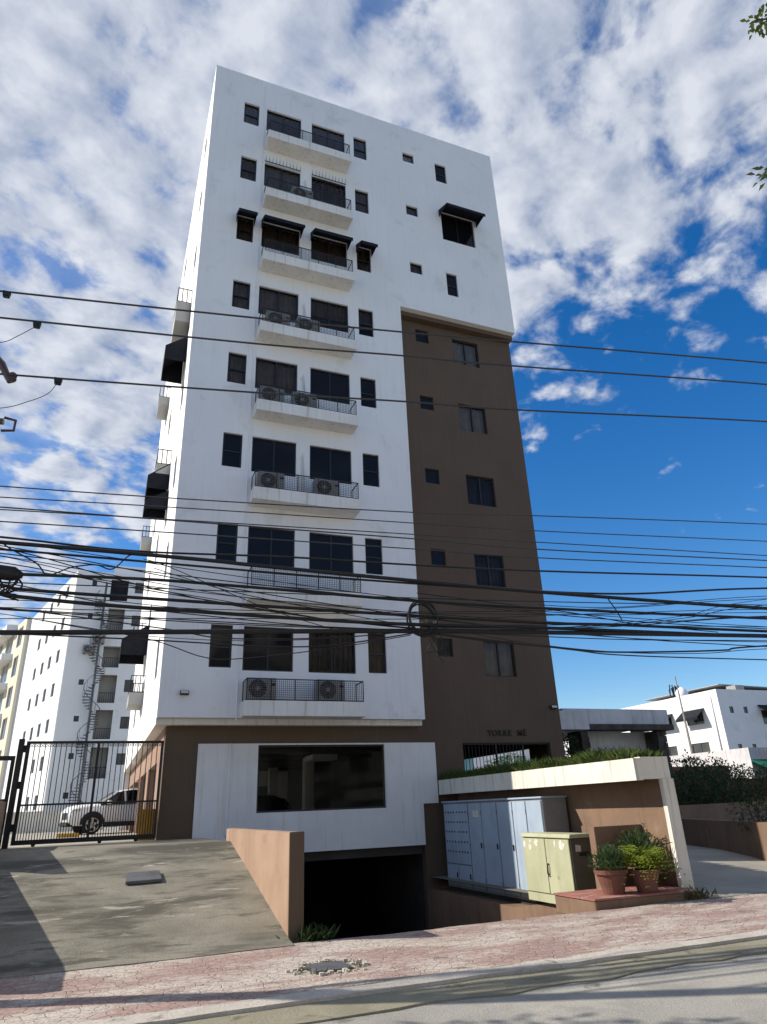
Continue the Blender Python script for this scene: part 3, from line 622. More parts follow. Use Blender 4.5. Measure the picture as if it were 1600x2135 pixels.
# ------------------------------------------------------------------ wall lamps
def wall_lamp(x, y, z, label):
    t = thing('wall_lamp', label, 'lamp', (x, y, z))
    a = MB(); a.prism([(0, .06), (-.10, .05), (-.13, -.03), (-.11, -.06), (0, -.06)], x-.11, x+.11, lambda b, c, xx: (xx, y+b, z+c)); a.build('housing', M['lampgrey'], t)
    a = MB(); a.face([(x-.095, y-.131, z-.025), (x+.095, y-.131, z-.025), (x+.095, y-.106, z+.042), (x-.095, y-.106, z+.042)]); a.build('lens', M['lampglass'], t)
wall_lamp(0.62, 0.0, 4.51, 'small bronze floodlight on the white wall at lower left of the tower')
wall_lamp(12.17, 0.5, 4.36, 'small floodlight on the dark brown wall near the right corner')

# ------------------------------------------------------------------ air conditioners
def make_ac(label):
    t = thing('air_conditioner', label, 'air conditioner', (0, 0, 0), 0, 'air conditioner units on the balconies', local=True)
    a = MB(); a.box(-.40, .40, -.15, .15, .04, .60); a.build('casing', M['acwhite'], t, bevel=.015)
    a = MB(); a.lathe([(.235, -.152), (.235, -.158), (.0, -.158)], (-.10, 0, .32), 24, 'y'); a.build('fan_opening', M['acdark'], t)
    gq = MB()
    for rr in (.06, .105, .15, .195, .235):
        pts = [(-.10+rr*math.cos(2*math.pi*k/20), -.172, .32+rr*math.sin(2*math.pi*k/20)) for k in range(21)]; gq.tube(pts, .005, 4, cap=False)
    for k in range(8): a_ = math.pi*k/8; gq.tube([(-.10-.235*math.cos(a_), -.176, .32-.235*math.sin(a_)), (-.10+.235*math.cos(a_), -.176, .32+.235*math.sin(a_))], .004, 4)
    gq.build('fan_grille', M['acwhite'], t, kind='stuff')
    a = MB(); a.lathe([(.05, -.165), (.045, -.19), (0.0, -.19)], (-.10, 0, .32), 12, 'y'); a.build('hub', M['acwhite'], t)
    for x in (-.28, .28): a = MB(); a.box(x-.05, x+.05, -.16, .16, 0, .04); a.build('foot', M['iron'], t)
    a = MB(); a.box(.25, .36, -.156, -.15, .40, .46); a.build('badge', M['acdark'], t)
    return t
ac_list = [(7, 2.52, 'grey air conditioner with round fan, left of two on the lowest balcony'), (7, 4.42, 'grey air conditioner with round fan, right of two on the lowest balcony'),
           (5, 2.62, 'air conditioner, left of two on the third balcony from the bottom'), (5, 4.35, 'air conditioner, right of two on the third balcony from the bottom'),
           (4, 2.55, 'air conditioner, left of two on the fourth balcony from the bottom'), (4, 3.62, 'air conditioner, right of two on the fourth balcony from the bottom'),
           (3, 2.68, 'air conditioner, left of two on the fifth balcony from the bottom'), (3, 3.72, 'air conditioner, right of two on the fifth balcony from the bottom'),
           (1, 3.45, 'lone air conditioner on the second balcony from the top')]
ac0 = None
for (r, x, lab) in ac_list:
    loc = (x, -.32, BALZ[r]+.387)
    if ac0 is None: ac0 = make_ac(lab); ac0.location = loc
    else: dup(ac0, loc, random.uniform(-.05, .05), lab)

# ------------------------------------------------------------------ low wall, boundary wall, gate
LW = thing('low_wall', 'tan painted low wall between the sloping drive and the basement ramp', 'wall', (1.52, -5.4, 0))
lw = MB(); lw.box(1.42, 1.62, -8.09, -2.75, -2.4, 1.33); lw.build('wall', M['tan'], LW, bevel=.012)
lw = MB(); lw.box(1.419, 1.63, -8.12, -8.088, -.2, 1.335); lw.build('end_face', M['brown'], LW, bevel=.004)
bw = thing('boundary_wall', 'brown boundary wall along the left edge of the sloping drive', 'wall', (-3.2, -4, 0))
a = MB(); a.box(-3.32, -3.1, -8.7, -3.95, -.15, 1.42); a.build('wall', M['tan'], bw)
a = MB(); a.box(-3.34, -3.08, -3.948, .3, -.15, 2.05); a.build('taller_wall', M['tan'], bw)
GT = thing('iron_gate', 'black iron gate of vertical bars across the drive left of the tower', 'gate', (-1.35, 0.35, 1.09))
gy = .35
fr = MB(); fr.panel(-2.86, 0.25, 1.14, 3.37, [(-2.78, -1.30, 1.24, 1.95), (-2.78, -1.30, 1.99, 3.31), (-1.24, .19, 1.24, 1.95), (-1.24, .19, 1.99, 3.31)], gy-.03, gy+.03, XZ); fr.build('gate_frame', M['iron'], GT)
bar_long = MB(); bar_long.box(-.009, .009, -.009, .009, 1.24, 3.31); bl_me = bar_long.mesh('bar', M['iron'])
bar_short = MB(); bar_short.box(-.009, .009, -.009, .009, 1.24, 1.95); bs_me = bar_short.mesh('bar', M['iron'])
n = 26
for i in range(1, n):
    x = -2.80+3.02*i/n
    if abs(x+1.27) < .05: continue
    put('bar', bl_me, GT, (x, gy+.001*(i % 2), 0))
for i in range(n*2):
    x = -2.80+3.02*(i+.5)/(n*2) if i % 1 == 0 else 0
    if i % 2 == 0 or abs(x+1.27) < .05: pass
for i in range(n):
    x = -2.80+3.02*(i+.5)/n
    if abs(x+1.27) < .05: continue
    put('bar', bs_me, GT, (x, gy, 0))
rg = MB()
for i in range(n*2):
    x = -2.80+3.02*(i+.5)/(n*2)
    if abs(x+1.27) < .06: continue
    pts = [(x+.024*math.cos(2*math.pi*k/10), gy, 3.27+.024*math.sin(2*math.pi*k/10)) for k in range(11)]; rg.tube(pts, .006, 4, cap=False)
rg.build('ring_row', M['iron'], GT, kind='stuff')
for x in (-2.4, -1.0, -.2):
    wl = MB(); wl.lathe([(.045, -.02), (.045, .02)], (x, gy, 1.135), 12, 'y'); wl.build('roller', M['iron'], GT)
GP = thing('gate_post', 'black iron post at the left end of the gate', 'post', (-2.98, .35, 1.09))
a = MB(); a.box(-3.03, -2.91, .28, .42, .9, 3.42); a.build('post', M['iron'], GP, bevel=.006)
for z in (1.5, 2.4, 3.2): a = MB(); a.lathe([(.03, -.08), (.03, .08)], (-2.89, .35, z), 10, 'z'); a.build('hinge', M['iron'], GP)
# grey metal side fence left of the gate post
SF = thing('side_fence', 'grey sheet metal fence panel left of the gate post', 'fence', (-3.6, .5, 1.0))
a = MB(); a.panel(-4.6, -3.06, 1.0, 3.05, [(-4.52, -3.14, 2.1, 2.95)], .38, .44, XZ); a.build('frame', M['iron'], SF)
for i in range(9): a = MB(); a.box(-4.6+.17*i, -4.6+.17*i+.16, .45, .47, 1.1, 2.12); a.build('panel', M['corrug'], SF)
# yellow barrier and kerb by the gate
a = MB()
for i in range(7): a.box(-.16+.062*i, -.16+.062*i+.05, .70, .74, 1.095, 1.80)
a.box(-.16, .27, .742, .762, 1.10, 1.79); tag(a.build('yellow_barrier', M['yellow']), 'yellow ribbed barrier panel behind the right end of the gate', 'barrier')
a = MB(); a.prism([(-.09, 0), (.09, 0), (.06, .12), (-.06, .12)], -2.3, -1.6, lambda b, c, x: (x, 9.6+b, 1.09+c)); tag(a.build('wheel_stop', M['yellow'], bevel=.01), 'low yellow wheel stop on the yard in front of the white car', 'wheel stop')

# ------------------------------------------------------------------ cars
def make_car(label, paint, loc, rotz):
    t = thing('parked_car', label, 'car', loc, rotz, None, local=True)
    # local: +x forward, +y left
    def ring(x, zb, zt, hw, crown=0.05):
        return [(x, -hw*.86, zb), (x, -hw*.98, zb+.12), (x, -hw, (zb+zt)*.5), (x, -hw*.97, zt-.10), (x, -hw*.86, zt-.01), (x, -hw*.4, zt+crown*.8), (x, 0, zt+crown),
                (x, hw*.4, zt+crown*.8), (x, hw*.86, zt-.01), (x, hw*.97, zt-.10), (x, hw, (zb+zt)*.5), (x, hw*.98, zb+.12), (x, hw*.86, zb)]
    def loft(rings, mb, mi=0):
        for a_, b_ in zip(rings, rings[1:]):
            for k in range(len(a_)): j = (k+1) % len(a_); mb.face([a_[k], b_[k], b_[j], a_[j]], mi)
        mb.face(rings[0][::-1], mi); mb.face(rings[-1], mi)
    S = [(-2.12, .42, .92, .72), (-2.06, .34, 1.06, .82), (-1.8, .30, 1.12, .90), (-1.0, .28, 1.11, .92), (0, .27, 1.08, .92), (.8, .28, 1.06, .92), (1.3, .30, 1.05, .915), (1.75, .32, 1.02, .90), (2.0, .36, .97, .85), (2.12, .44, .86, .76)]
    b = MB(); loft([ring(*s_) for s_ in S], b); body = b.build('body', M[paint], t, smooth=True)
    # greenhouse
    gh = MB(); G = [(1.02, 1.03, .80), (.35, 1.50, .66), (-.2, 1.585, .62), (-1.2, 1.56, .61), (-1.75, 1.40, .62), (-2.0, 1.08, .76)]
    def gring(x, z, hw, zb): return [(x, -hw, z), (x, -hw*.5, z+.035), (x, 0, z+.045), (x, hw*.5, z+.035), (x, hw, z)]
    rf = [gring(x, z, hw, 1.05) for x, z, hw in G]
    for i in range(1, 4):
        for k in range(4): gh.face([rf[i][k], rf[i+1][k], rf[i+1][k+1], rf[i][k+1]])
    gh.build('roof', M[paint], t, smooth=True)
    ws = MB()
    for k in range(4): ws.face([rf[0][k], rf[1][k], rf[1][k+1], rf[0][k+1]])
    ws.build('windscreen', M['carglass'], t, smooth=True)
    ws = MB()
    for k in range(4): ws.face([rf[4][k], rf[5][k], rf[5][k+1], rf[4][k+1]]); ws.face([rf[3][k], rf[4][k], rf[4][k+1], rf[3][k+1]])
    ws.build('rear_window', M['carglass'], t, smooth=True)
    def belt(x): return 1.075 + .02*(x < -1)
    for sgn in (-1, 1):
        X_ = [(1.0, .86), (.2, .87), (-.75, .87), (-1.5, .86), (-1.98, .80)]
        tops = {1.0: (1.03, .80), .2: (1.535, .645), -.75: (1.575, .615), -1.5: (1.48, .62), -1.98: (1.10, .755)}
        sw = MB()
        for (xa, wa), (xb, wb_) in zip(X_, X_[1:]):
            za, ha = tops[xa]; zb, hb = tops[xb]
            sw.face([(xa, sgn*wa, belt(xa)), (xb, sgn*wb_, belt(xb)), (xb, sgn*hb, zb), (xa, sgn*ha, za)])
        sw.build('side_window', M['carglass'], t)
        for (xa, w0) in ((.12, .87), (-.80, .87), (-1.56, .855)):
            k = {.12: (1.55, .64), -.80: (1.58, .612), -1.56: (1.45, .635)}[xa]
            wd = .07 if xa > -1.5 else .12
            pil = MB(); pil.face([(xa, sgn*(w0+.012), 1.08), (xa-wd, sgn*(w0+.012), 1.08), (xa-wd, sgn*(k[1]+.014), k[0]), (xa, sgn*(k[1]+.014), k[0])])
            pil.build('pillar', M['cladding'] if paint == 'carblack' else M[paint], t)
        sk = MB(); sk.box(-1.0, .85, sgn*.90 - .03, sgn*.90 + .03, .25, .42); sk.build('sill', M['cladding'], t)
        for xw in (1.28, -1.24):
            ar = MB()
            for k in range(14):
                a0, a1 = math.pi*k/14, math.pi*(k+1)/14
                ar.face([(xw+.36*math.cos(a0), sgn*.932, .36+.36*math.sin(a0)), (xw+.46*math.cos(a0), sgn*.926, .36+.46*math.sin(a0)), (xw+.46*math.cos(a1), sgn*.926, .36+.46*math.sin(a1)), (xw+.36*math.cos(a1), sgn*.932, .36+.36*math.sin(a1))])
            pts = [(xw, sgn*.93, .36)]
            for k in range(14):
                a0, a1 = math.pi*k/14, math.pi*(k+1)/14
                ar.face([(xw, sgn*.929, .36), (xw+.36*math.cos(a0), sgn*.929, .36+.36*math.sin(a0)), (xw+.36*math.cos(a1), sgn*.929, .36+.36*math.sin(a1))])
            ar.build('wheel_arch', M['cladding'], t)
            wh = MB(); wh.lathe([(.25, -.11), (.335, -.10), (.345, -.05), (.345, .05), (.335, .10), (.25, .11)], (xw, sgn*.875, .345), 24, 'y'); wo = wh.build('wheel', M['tyre'], t, smooth=False)
            rm = MB(); rm.lathe([(.235, sgn*.108), (.25, sgn*.118), (.225, sgn*.119), (.215, sgn*.100)], (xw, sgn*.875, .345), 24, 'y')
            for k in range(5):
                a_ = 2*math.pi*k/5+.3
                p0 = Vector((xw, sgn*.99, .345)); d_ = Vector((math.cos(a_), 0, math.sin(a_))); e_ = Vector((-math.sin(a_), 0, math.cos(a_)))
                rm.face([p0+e_*.045, p0+d_*.225+e_*.035, p0+d_*.225-e_*.035, p0-e_*.045])
            rm.build('rim', M['alloy'], wo)
        hl = MB(); hl.face([(2.10, sgn*.46, .78), (2.06, sgn*.80, .78), (1.72, sgn*.915, .86), (1.74, sgn*.905, .94), (2.03, sgn*.82, .90), (2.11, sgn*.46, .86)]); hl.build('headlight', M['lampglass'], t)
        mr_ = MB(); mr_.box(.62, .82, sgn*.98-.08, sgn*.98+.08, 1.06, 1.2); mr_.build('mirror', M[paint], t, bevel=.03)
        rr = MB(); rr.tube([(.1, sgn*.60, 1.60), (-.2, sgn*.585, 1.64), (-1.2, sgn*.575, 1.615), (-1.5, sgn*.58, 1.55)], .018, 6); rr.build('roof_rail', M['alloy'], t)
    gl = MB(); gl.box(2.02, 2.14, -.44, .44, .56, .80); gl.build('radiator_grille', M['cladding'], t)
    bp_ = MB(); bp_.box(1.9, 2.16, -.72, .72, .30, .46); bp_.build('bumper', M['cladding'], t, bevel=.04)
    return t
make_car('white sport utility car parked in the yard behind the iron gate', 'carwhite', (-.18, 13.6, 1.09), R(180+13))
make_car('dark car parked inside the garage behind the big ground-floor window', 'carblack', (3.9, 9.6, .63), R(205))

# ------------------------------------------------------------------ canopy with roof garden, right of the basement ramp
CN = thing('canopy_shelter', 'cream concrete canopy and tan wall sheltering the utility cabinets', 'shelter', (8.3, -4, 0))
a = MB(); a.panel(-7.84, .44, 1.885, 2.265, [], 7.9, 8.06, YZ); a.panel(8.06, 8.70, 1.90, 2.285, [], -7.84, -7.68, XZ); a.build('fascia', M['cream'], CN)
a = MB(); a.box(8.06, 8.70, -7.68, .44, 1.95, 2.06); a.build('roof_slab', M['tanwall'], CN)
a = MB(); a.box(8.50, 8.72, -7.76, .44, -.5, 1.948); a.build('wall', M['tanwall'], CN)
a = MB(); a.box(8.475, 8.735, -7.86, -7.762, -.1, 1.898); a.build('end_post', M['cream'], CN)
a = MB(); a.box(8.06, 8.72, -7.6, .40, 2.061, 2.2); a.build('planting_soil', M['soil'], CN)
a = MB(); a.box(7.4, 8.498, -7.06, -6.88, -.2, 1.13); a.build('buttress', M['tanwall'], CN, bevel=.008)
a = MB(); rnd = random.Random(3)
for i in range(6500):
    y = rnd.uniform(-7.6, .4); x = rnd.uniform(8.02, 8.75); hh = .16+.14*(mnoise.noise((x*2, y*1.3, 2))+.6)*rnd.random()
    d_ = Vector((rnd.uniform(-1, .6), rnd.uniform(-1, 1), rnd.uniform(.5, 1.6))); a.leaf((x, y, 2.19), d_, (0, 0, 1), hh*1.5, .03)
go = a.build('roof_groundcover', M['leafgrass'], weld=False); go['kind'] = 'stuff'; tag(go, 'low green groundcover growing along the top of the cream canopy', 'plants')

# red-edged step and pots
ps = thing('planter_step', 'low step with red painted top carrying the potted plants', 'step', (7.2, -7.9, 0))
a = MB(); a.box(6.35, 8.40, -8.22, -7.10, -.15, .115); a.build('base', M['tanwall'], ps, bevel=.01)
a = MB(); a.box(6.33, 8.42, -8.24, -7.09, .116, .145); a.build('top', M['redpaint'], ps, bevel=.005)
def pot(loc, r, h, label, mat, style, seed):
    t = thing('potted_plant', label, 'plant', loc, 0, 'potted plants on the red step'); x, y, z = loc
    a = MB(); a.lathe([(r*.66, 0), (r*.72, h*.3), (r*.90, h*.80), (r*1.02, h*.82), (r*1.04, h), (r*.92, h), (r*.90, h*.9)], (x, y, z), 22); a.build('pot', M['terracotta'], t, smooth=False)
    f_ = MB(); rr = random.Random(seed)
    if style == 'bush':
        for i in range(1700):
            th, ph, q = rr.uniform(0, 6.283), rr.uniform(0, 1.45), rr.random()**.45
            R_ = r*1.42*q*(0.85+.3*mnoise.noise((th*1.2, ph*2, seed)))
            c = Vector((math.cos(th)*math.sin(ph), math.sin(th)*math.sin(ph), math.cos(ph)*1.05))
            d_ = (c + Vector((rr.uniform(-.6, .6), rr.uniform(-.6, .6), rr.uniform(-.2, .8)))).normalized(); f_.leaf(Vector((x, y, z+h*.92))+c*R_, d_, (0, 0, 1), rr.uniform(.04, .085), .026)
    elif style == 'fern':
        for i in range(170):
            th = rr.uniform(0, 6.283); ln = rr.uniform(.38, .74); out = rr.uniform(.45, 1.0)
            for k in range(12):
                s_ = k/11; px = math.cos(th)*ln*out*s_; py = math.sin(th)*ln*out*s_; pz = ln*(1.15*s_ - 1.5*s_*s_*out)
                p = Vector((x+px, y+py, z+h*.95+pz+.05))
                for sg in (-1, 1):
                    d_ = Vector((math.cos(th)*.5 - sg*math.sin(th), math.sin(th)*.5 + sg*math.cos(th), -.25+rr.uniform(-.2, .2))); f_.leaf(p, d_, (0, 0, 1), .10*(1-.55*s_), .028)
    else:
        for i in range(230):
            th = rr.uniform(0, 6.283); ln = rr.uniform(.40, .78); lean = rr.uniform(.1, .75)
            p = Vector((x+rr.uniform(-.1, .1), y+rr.uniform(-.1, .1), z+h*.9)); last = p
            for k in range(5):
                s_ = (k+1)/5; nxt = Vector((x+math.cos(th)*ln*lean*s_*1.1, y+math.sin(th)*ln*lean*s_*1.1, z+h*.9+ln*(s_-.45*lean*s_*s_*1.4)))
                f_.leaf(last, nxt-last, (0, 0, 1), (nxt-last).length*1.25, .026*(1.1-.6*s_)); last = nxt
            if i % 3 == 0:
                for k in range(3): f_.leaf(last, (rr.uniform(-1, 1), rr.uniform(-1, 1), rr.uniform(-.5, 1)), (0, 0, 1), .08, .03)
    f_.build('foliage', M[mat], t, weld=False)
pot((7.02, -7.85, .146), .27, .36, 'bushy green plant in the left terracotta pot', 'leafgrey', 'bush', 5)
pot((7.58, -8.02, .146), .25, .34, 'bright yellow-green fern in the front right terracotta pot', 'leafyellow', 'fern', 9)
pot((8.05, -7.42, .146), .24, .32, 'tall spiky green plant in the rear pot against the tan wall', 'leafgrey', 'spike', 12)
a = MB(); rr = random.Random(4)
for i in range(260):
    p = Vector((8.35+rr.gauss(0, .17), -8.1+rr.gauss(0, .12), .0)); a.leaf(p, (rr.uniform(-1, 1), rr.uniform(-1, 1), rr.uniform(.2, 1.6)), (0, 0, 1), rr.uniform(.06, .22), .02)
tag(a.build('weed_clump', M['leafdry'], weld=False), 'dry weeds at the foot of the cream end post', 'weeds')
a = MB(); rr = random.Random(6)
for i in range(140):
    p = Vector((1.78+rr.gauss(0, .12), -8.2+rr.gauss(0, .05), 0.0)); a.leaf(p, (rr.uniform(-1, 1), rr.uniform(-1, 1), rr.uniform(.3, 2)), (0, 0, 1), rr.uniform(.06, .26), .025)
tag(a.build('weed_clump', M['leafdark'], weld=False, kind='stuff'), 'small green weed at the street end of the low tan wall', 'weeds')

# ------------------------------------------------------------------ utility cabinets
BC = thing('meter_cabinet', 'long pale blue steel meter cabinet under the canopy', 'cabinet', (8.1, -2.4, -.4))
a = MB(); a.box(7.80, 8.42, -4.86, 0.02, -.36, 1.66); a.build('body', M['cabgrey'], BC, bevel=.01)
a = MB(); a.box(7.76, 8.44, -4.90, .06, 1.661, 1.70); a.build('lid', M['bluecab'], BC, bevel=.008)
a = MB(); a.box(7.83, 8.42, -4.80, 0.0, -.48, -.361); a.build('plinth', M['pitwall'], BC)
# doors from the far end: metering door with sockets, small door below it, then tall doors
md = MB(); md.box(7.775, 7.798, -1.42, -.05, .20, 1.62); mdo = md.build('door', M['bluecab'], BC, bevel=.006, label='metering door with rows of small dark sockets')
sock = MB(); sock.lathe([(.026, 0), (.026, -.012), (.018, -.014)], (0, 0, 0), 8, 'x'); sock_me = sock.mesh('meter_socket', M['meter'])
for i in range(8):
    for j in range(5):
        put('meter_socket', sock_me, mdo, (7.774, -.17-.155*i-(.05 if i > 3 else 0), 1.42-.235*j))
for (y0, y1, z0, z1) in ((-.70, -.05, -.30, .17), (-1.42, -.73, -.30, .17), (-2.12, -1.47, -.30, 1.62), (-2.90, -2.15, -.30, 1.62), (-3.62, -2.93, -.30, 1.62), (-4.20, -3.65, -.30, 1.62), (-4.83, -4.23, -.30, 1.62)):
    d_ = MB(); d_.box(7.775, 7.798, y0, y1, z0, z1); do = d_.build('door', M['bluecab'], BC, bevel=.006)
    h_ = MB(); zc = (z0+z1)/2; h_.box(7.748, 7.776, y0+.05, y0+.08, zc-.06, zc+.06); h_.build('handle', M['iron'], do, bevel=.005)
for y_ in (-1.45, -2.135, -2.915, -3.635, -4.215):
    for z_ in (-.1, .65, 1.4): h_ = MB(); h_.lathe([(.012, -.05), (.012, .05)], (7.768, y_, z_), 8, 'z'); h_.build('hinge', M['cabgrey'], BC)
lb = MB(); lb.box(7.771, 7.7745, -2.0, -1.7, 1.3, 1.45); lb.build('warning_label', M['sticker'], BC)
GC = thing('transformer_cabinet', 'pale green two-door steel cabinet with torn stickers, standing by the sidewalk', 'cabinet', (7.5, -5.5, -.3))
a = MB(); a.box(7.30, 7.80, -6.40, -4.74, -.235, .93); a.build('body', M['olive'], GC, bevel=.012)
a = MB(); a.prism([(7.265, .931), (7.835, .931), (7.815, 1.0), (7.285, 1.0)], -6.44, -4.70, lambda x, z, y: (x, y, z)); a.build('lid', M['greencab'], GC, bevel=.008)
a = MB(); a.box(7.42, 7.79, -6.34, -4.78, -.42, -.236); a.build('base', M['pitwall'], GC)
for (y0, y1) in ((-6.38, -5.58), (-5.56, -4.76)):
    d_ = MB(); d_.box(7.276, 7.299, y0, y1, -.06, .91); d_.build('door', M['greencab'], GC, bevel=.006)
a = MB(); a.box(7.278, 7.299, -6.38, -4.76, -.225, -.075); a.build('base_trim', M['greencab'], GC, bevel=.005)
a = MB(); a.tube([(7.27, -5.64, .46), (7.235, -5.64, .44), (7.235, -5.62, .30), (7.27, -5.62, .28)], .013, 6); a.tube([(7.262, -5.66, .47), (7.262, -5.60, .47), (7.262, -5.60, .25), (7.262, -5.66, .25)], .008, 5); a.build('handle', M['iron'], GC, kind='stuff')
a = MB(); a.box(7.48, 7.72, -6.412, -6.402, .62, .69); a.build('vent', M['acdark'], GC)
rr = random.Random(8)
for (yc, zc, w_, h_) in ((-4.82, .80, .10, .16), (-5.02, .74, .15, .10), (-5.28, .84, .13, .12), (-5.92, .82, .07, .12), (-6.15, .80, .20, .17), (-5.05, .86, .08, .07)):
    k = 9; p_ = [(yc+w_*.5*(1+.35*rr.uniform(-1, 1))*math.cos(2*math.pi*i/k), zc+h_*.5*(1+.35*rr.uniform(-1, 1))*math.sin(2*math.pi*i/k)) for i in range(k)]
    s_ = MB(); s_.prism(p_, 7.2725, 7.2755, lambda y, z, x: (x, y, z)); s_.build('sticker', M['sticker'], GC)
s_ = MB(); s_.prism([(7.40, .70), (7.52, .69), (7.53, .80), (7.41, .82)], -6.406, -6.404, lambda x, z, y: (x, y, z)); s_.build('sticker', M['sticker'], GC)

# ------------------------------------------------------------------ steel plate, manhole
def ramp_z(y): return dz_(y)+.02
a = MB()
pts = [(-.60, -5.52), (-.04, -5.50), (-.05, -5.03), (-.57, -5.05)]
a.v = [(x, y, ramp_z(y)+.005) for x, y in pts] + [(x, y, ramp_z(y)+.05) for x, y in pts]
a.f = [(3,2,1,0),(4,5,6,7),(0,1,5,4),(1,2,6,5),(2,3,7,6),(3,0,4,7)]; a.m = [0]*6
tag(a.build('steel_plate', M['steel'], bevel=.006), 'dark grey steel plate lying on the sloping concrete drive', 'plate')
MH = thing('manhole', 'broken grey manhole cover with weeds around it in the pink sidewalk', 'manhole', (1.4, -9.95, 0))
a = MB(); a.box(1.20, 1.62, -10.22, -9.78, -.02, .030); a.build('cover', M['steel'], MH, bevel=.008)
a = MB(); rr = random.Random(11)
for i in range(190):
    th = rr.uniform(0, 6.283); q = rr.uniform(.8, 1.3); p = Vector((1.41+.30*q*math.cos(th), -10.0+.28*q*math.sin(th), .01))
    a.leaf(p, (rr.uniform(-1, 1), rr.uniform(-1, 1), rr.uniform(.1, 1.0)), (0, 0, 1), rr.uniform(.02, .06), .016)
a.build('weeds', M['leafdry'], MH, weld=False)
a = MB(); rr = random.Random(12)
for i in range(45):
    th = rr.uniform(0, 6.283); q = rr.uniform(.75, 1.5); cx_, cy_ = 1.41+.31*q*math.cos(th), -10.0+.29*q*math.sin(th); s_ = rr.uniform(.012, .035)
    a.prism([(cx_+s_*math.cos(k*1.257+rr.uniform(-.3, .3)), cy_+s_*math.sin(k*1.257)) for k in range(5)], .005, .012+s_*.7, XY)
a.build('rubble', M['kerb'], MH, kind='stuff')

# ------------------------------------------------------------------ overhead cables and poles
def wy(x): return -8.6-.125*(x+3.5)
def catm(pts, sub=8):
    out = []
    P = [pts[0]] + list(pts) + [pts[-1]]
    for i in range(1, len(P)-2):
        p0, p1, p2, p3 = (Vector(P[i-1]), Vector(P[i]), Vector(P[i+1]), Vector(P[i+2]))
        for k in range(sub):
            t = k/sub; out.append(.5*((2*p1)+(-p0+p2)*t+(2*p0-5*p1+4*p2-p3)*t*t+(-p0+3*p1-3*p2+p3)*t**3))
    out.append(Vector(pts[-1])); return out
def cable(pts, r, label, mat='cable', left=True, right=True, dy=0.0, group='overhead cables between the poles'):
    pts = [list(p) for p in pts]
    if left:  sl = (pts[1][1]-pts[0][1])/(pts[1][0]-pts[0][0]); pts.insert(0, [-4.75, pts[0][1]+sl*(-4.75-pts[0][0])*.6])
    if right: sl = (pts[-1][1]-pts[-2][1])/(pts[-1][0]-pts[-2][0]); pts.append([15.4, pts[-1][1]+sl*(15.4-pts[-1][0])*.6])
    P = catm([(x, wy(x)+dy, z) for x, z in pts])
    mb = MB(); mb.tube(P, r, 6); o = mb.build('overhead_cable', M[mat], smooth=True)
    return tag(o, label, 'cable', group)
CB = [
 ([[-3.49,9.26],[0.48,9.39],[3.0,9.5],[5.21,9.62],[11.06,9.96]], .017, 'highest power line, crossing the fifth balcony of the tower', 'wirethin', 0),
 ([[-3.41,8.77],[0.58,8.87],[2.97,8.99],[5.14,9.07],[10.89,9.41]], .017, 'second highest power line, crossing just under the fifth balcony', 'wirethin', .02),
 ([[-3.04,7.73],[0.54,7.87],[2.96,8.0],[5.07,8.08],[10.59,8.45]], .017, 'third highest power line, crossing the railing of the fourth balcony', 'wirethin', -.02),
 ([[-2.93,5.93],[-0.78,5.92],[3.02,5.95],[5.2,6.04],[9.88,6.19]], .010, 'fourth highest line, thin, crossing under the third balcony', 'wirethin', .05),
 ([[-2.9,5.72],[-0.53,5.73],[3.01,5.72],[5.16,5.72],[9.76,5.8]], .009, 'fifth highest line, thin, just below the third balcony', 'wirethin', -.05),
 ([[-2.87,5.59],[-0.51,5.59],[3.0,5.58],[5.23,5.57],[9.68,5.57]], .009, 'sixth highest line, thin, above the second row of windows from the bottom', 'wirethin', .08),
 ([[-2.87,5.56],[-0.51,5.51],[2.99,5.44],[5.24,5.38],[9.63,5.41]], .011, 'seventh highest line, crossing the tops of the second row of windows', 'wirethin', -.08),
 ([[-2.84,5.42],[-0.5,5.39],[2.98,5.34],[5.23,5.3],[9.61,5.34]], .010, 'eighth highest line, thin, crossing the second row of windows', 'wirethin', .1),
 ([[-2.8,5.17],[-1.09,5.06],[1.05,5.08],[2.97,5.05],[5.24,5.05],[9.55,5.13]], .016, 'ninth highest cable, crossing the second row of windows near their bottoms', 'cable', .04),
 ([[-2.79,5.08],[-0.3,4.97],[0.64,4.91],[2.95,4.78],[5.22,4.67],[9.36,4.54]], .030, 'thick black cable crossing the top rail of the second lowest balcony', 'cable', 0),
 ([[-2.77,5.0],[-0.78,4.91],[1.62,4.8],[4.04,4.73],[6.57,4.72],[9.48,4.93]], .017, 'cable sagging beside the thick one at the second lowest balcony, rising at right', 'cable', .06),
 ([[-2.71,4.64],[-2.48,4.63],[-0.92,4.63],[0.55,4.57],[3.01,4.45],[5.18,4.4],[9.3,4.35]], .023, 'black cable crossing the slab of the second lowest balcony', 'cable', -.03),
 ([[-2.69,4.49],[-2.4,4.44],[-0.51,4.36],[2.85,4.24],[5.15,4.18],[6.47,4.18],[9.24,4.14]], .024, 'black cable crossing under the second lowest balcony', 'cable', .03),
 ([[-2.67,4.36],[-2.43,4.33],[-1.49,4.26],[-0.25,4.2],[2.47,4.1],[5.26,4.09],[9.2,4.04]], .027, 'thick black cable just above the lowest window row', 'cable', 0),
 ([[-2.58,3.85],[-0.66,3.9],[2.76,3.99],[5.17,4.02],[9.21,4.05]], .035, 'thickest black cable bundle, level across the tops of the lowest windows', 'cable', 0)]
for i, (p, r, lab, mt, dy) in enumerate(CB): cable(p, r, lab, mt, True, True, dy)
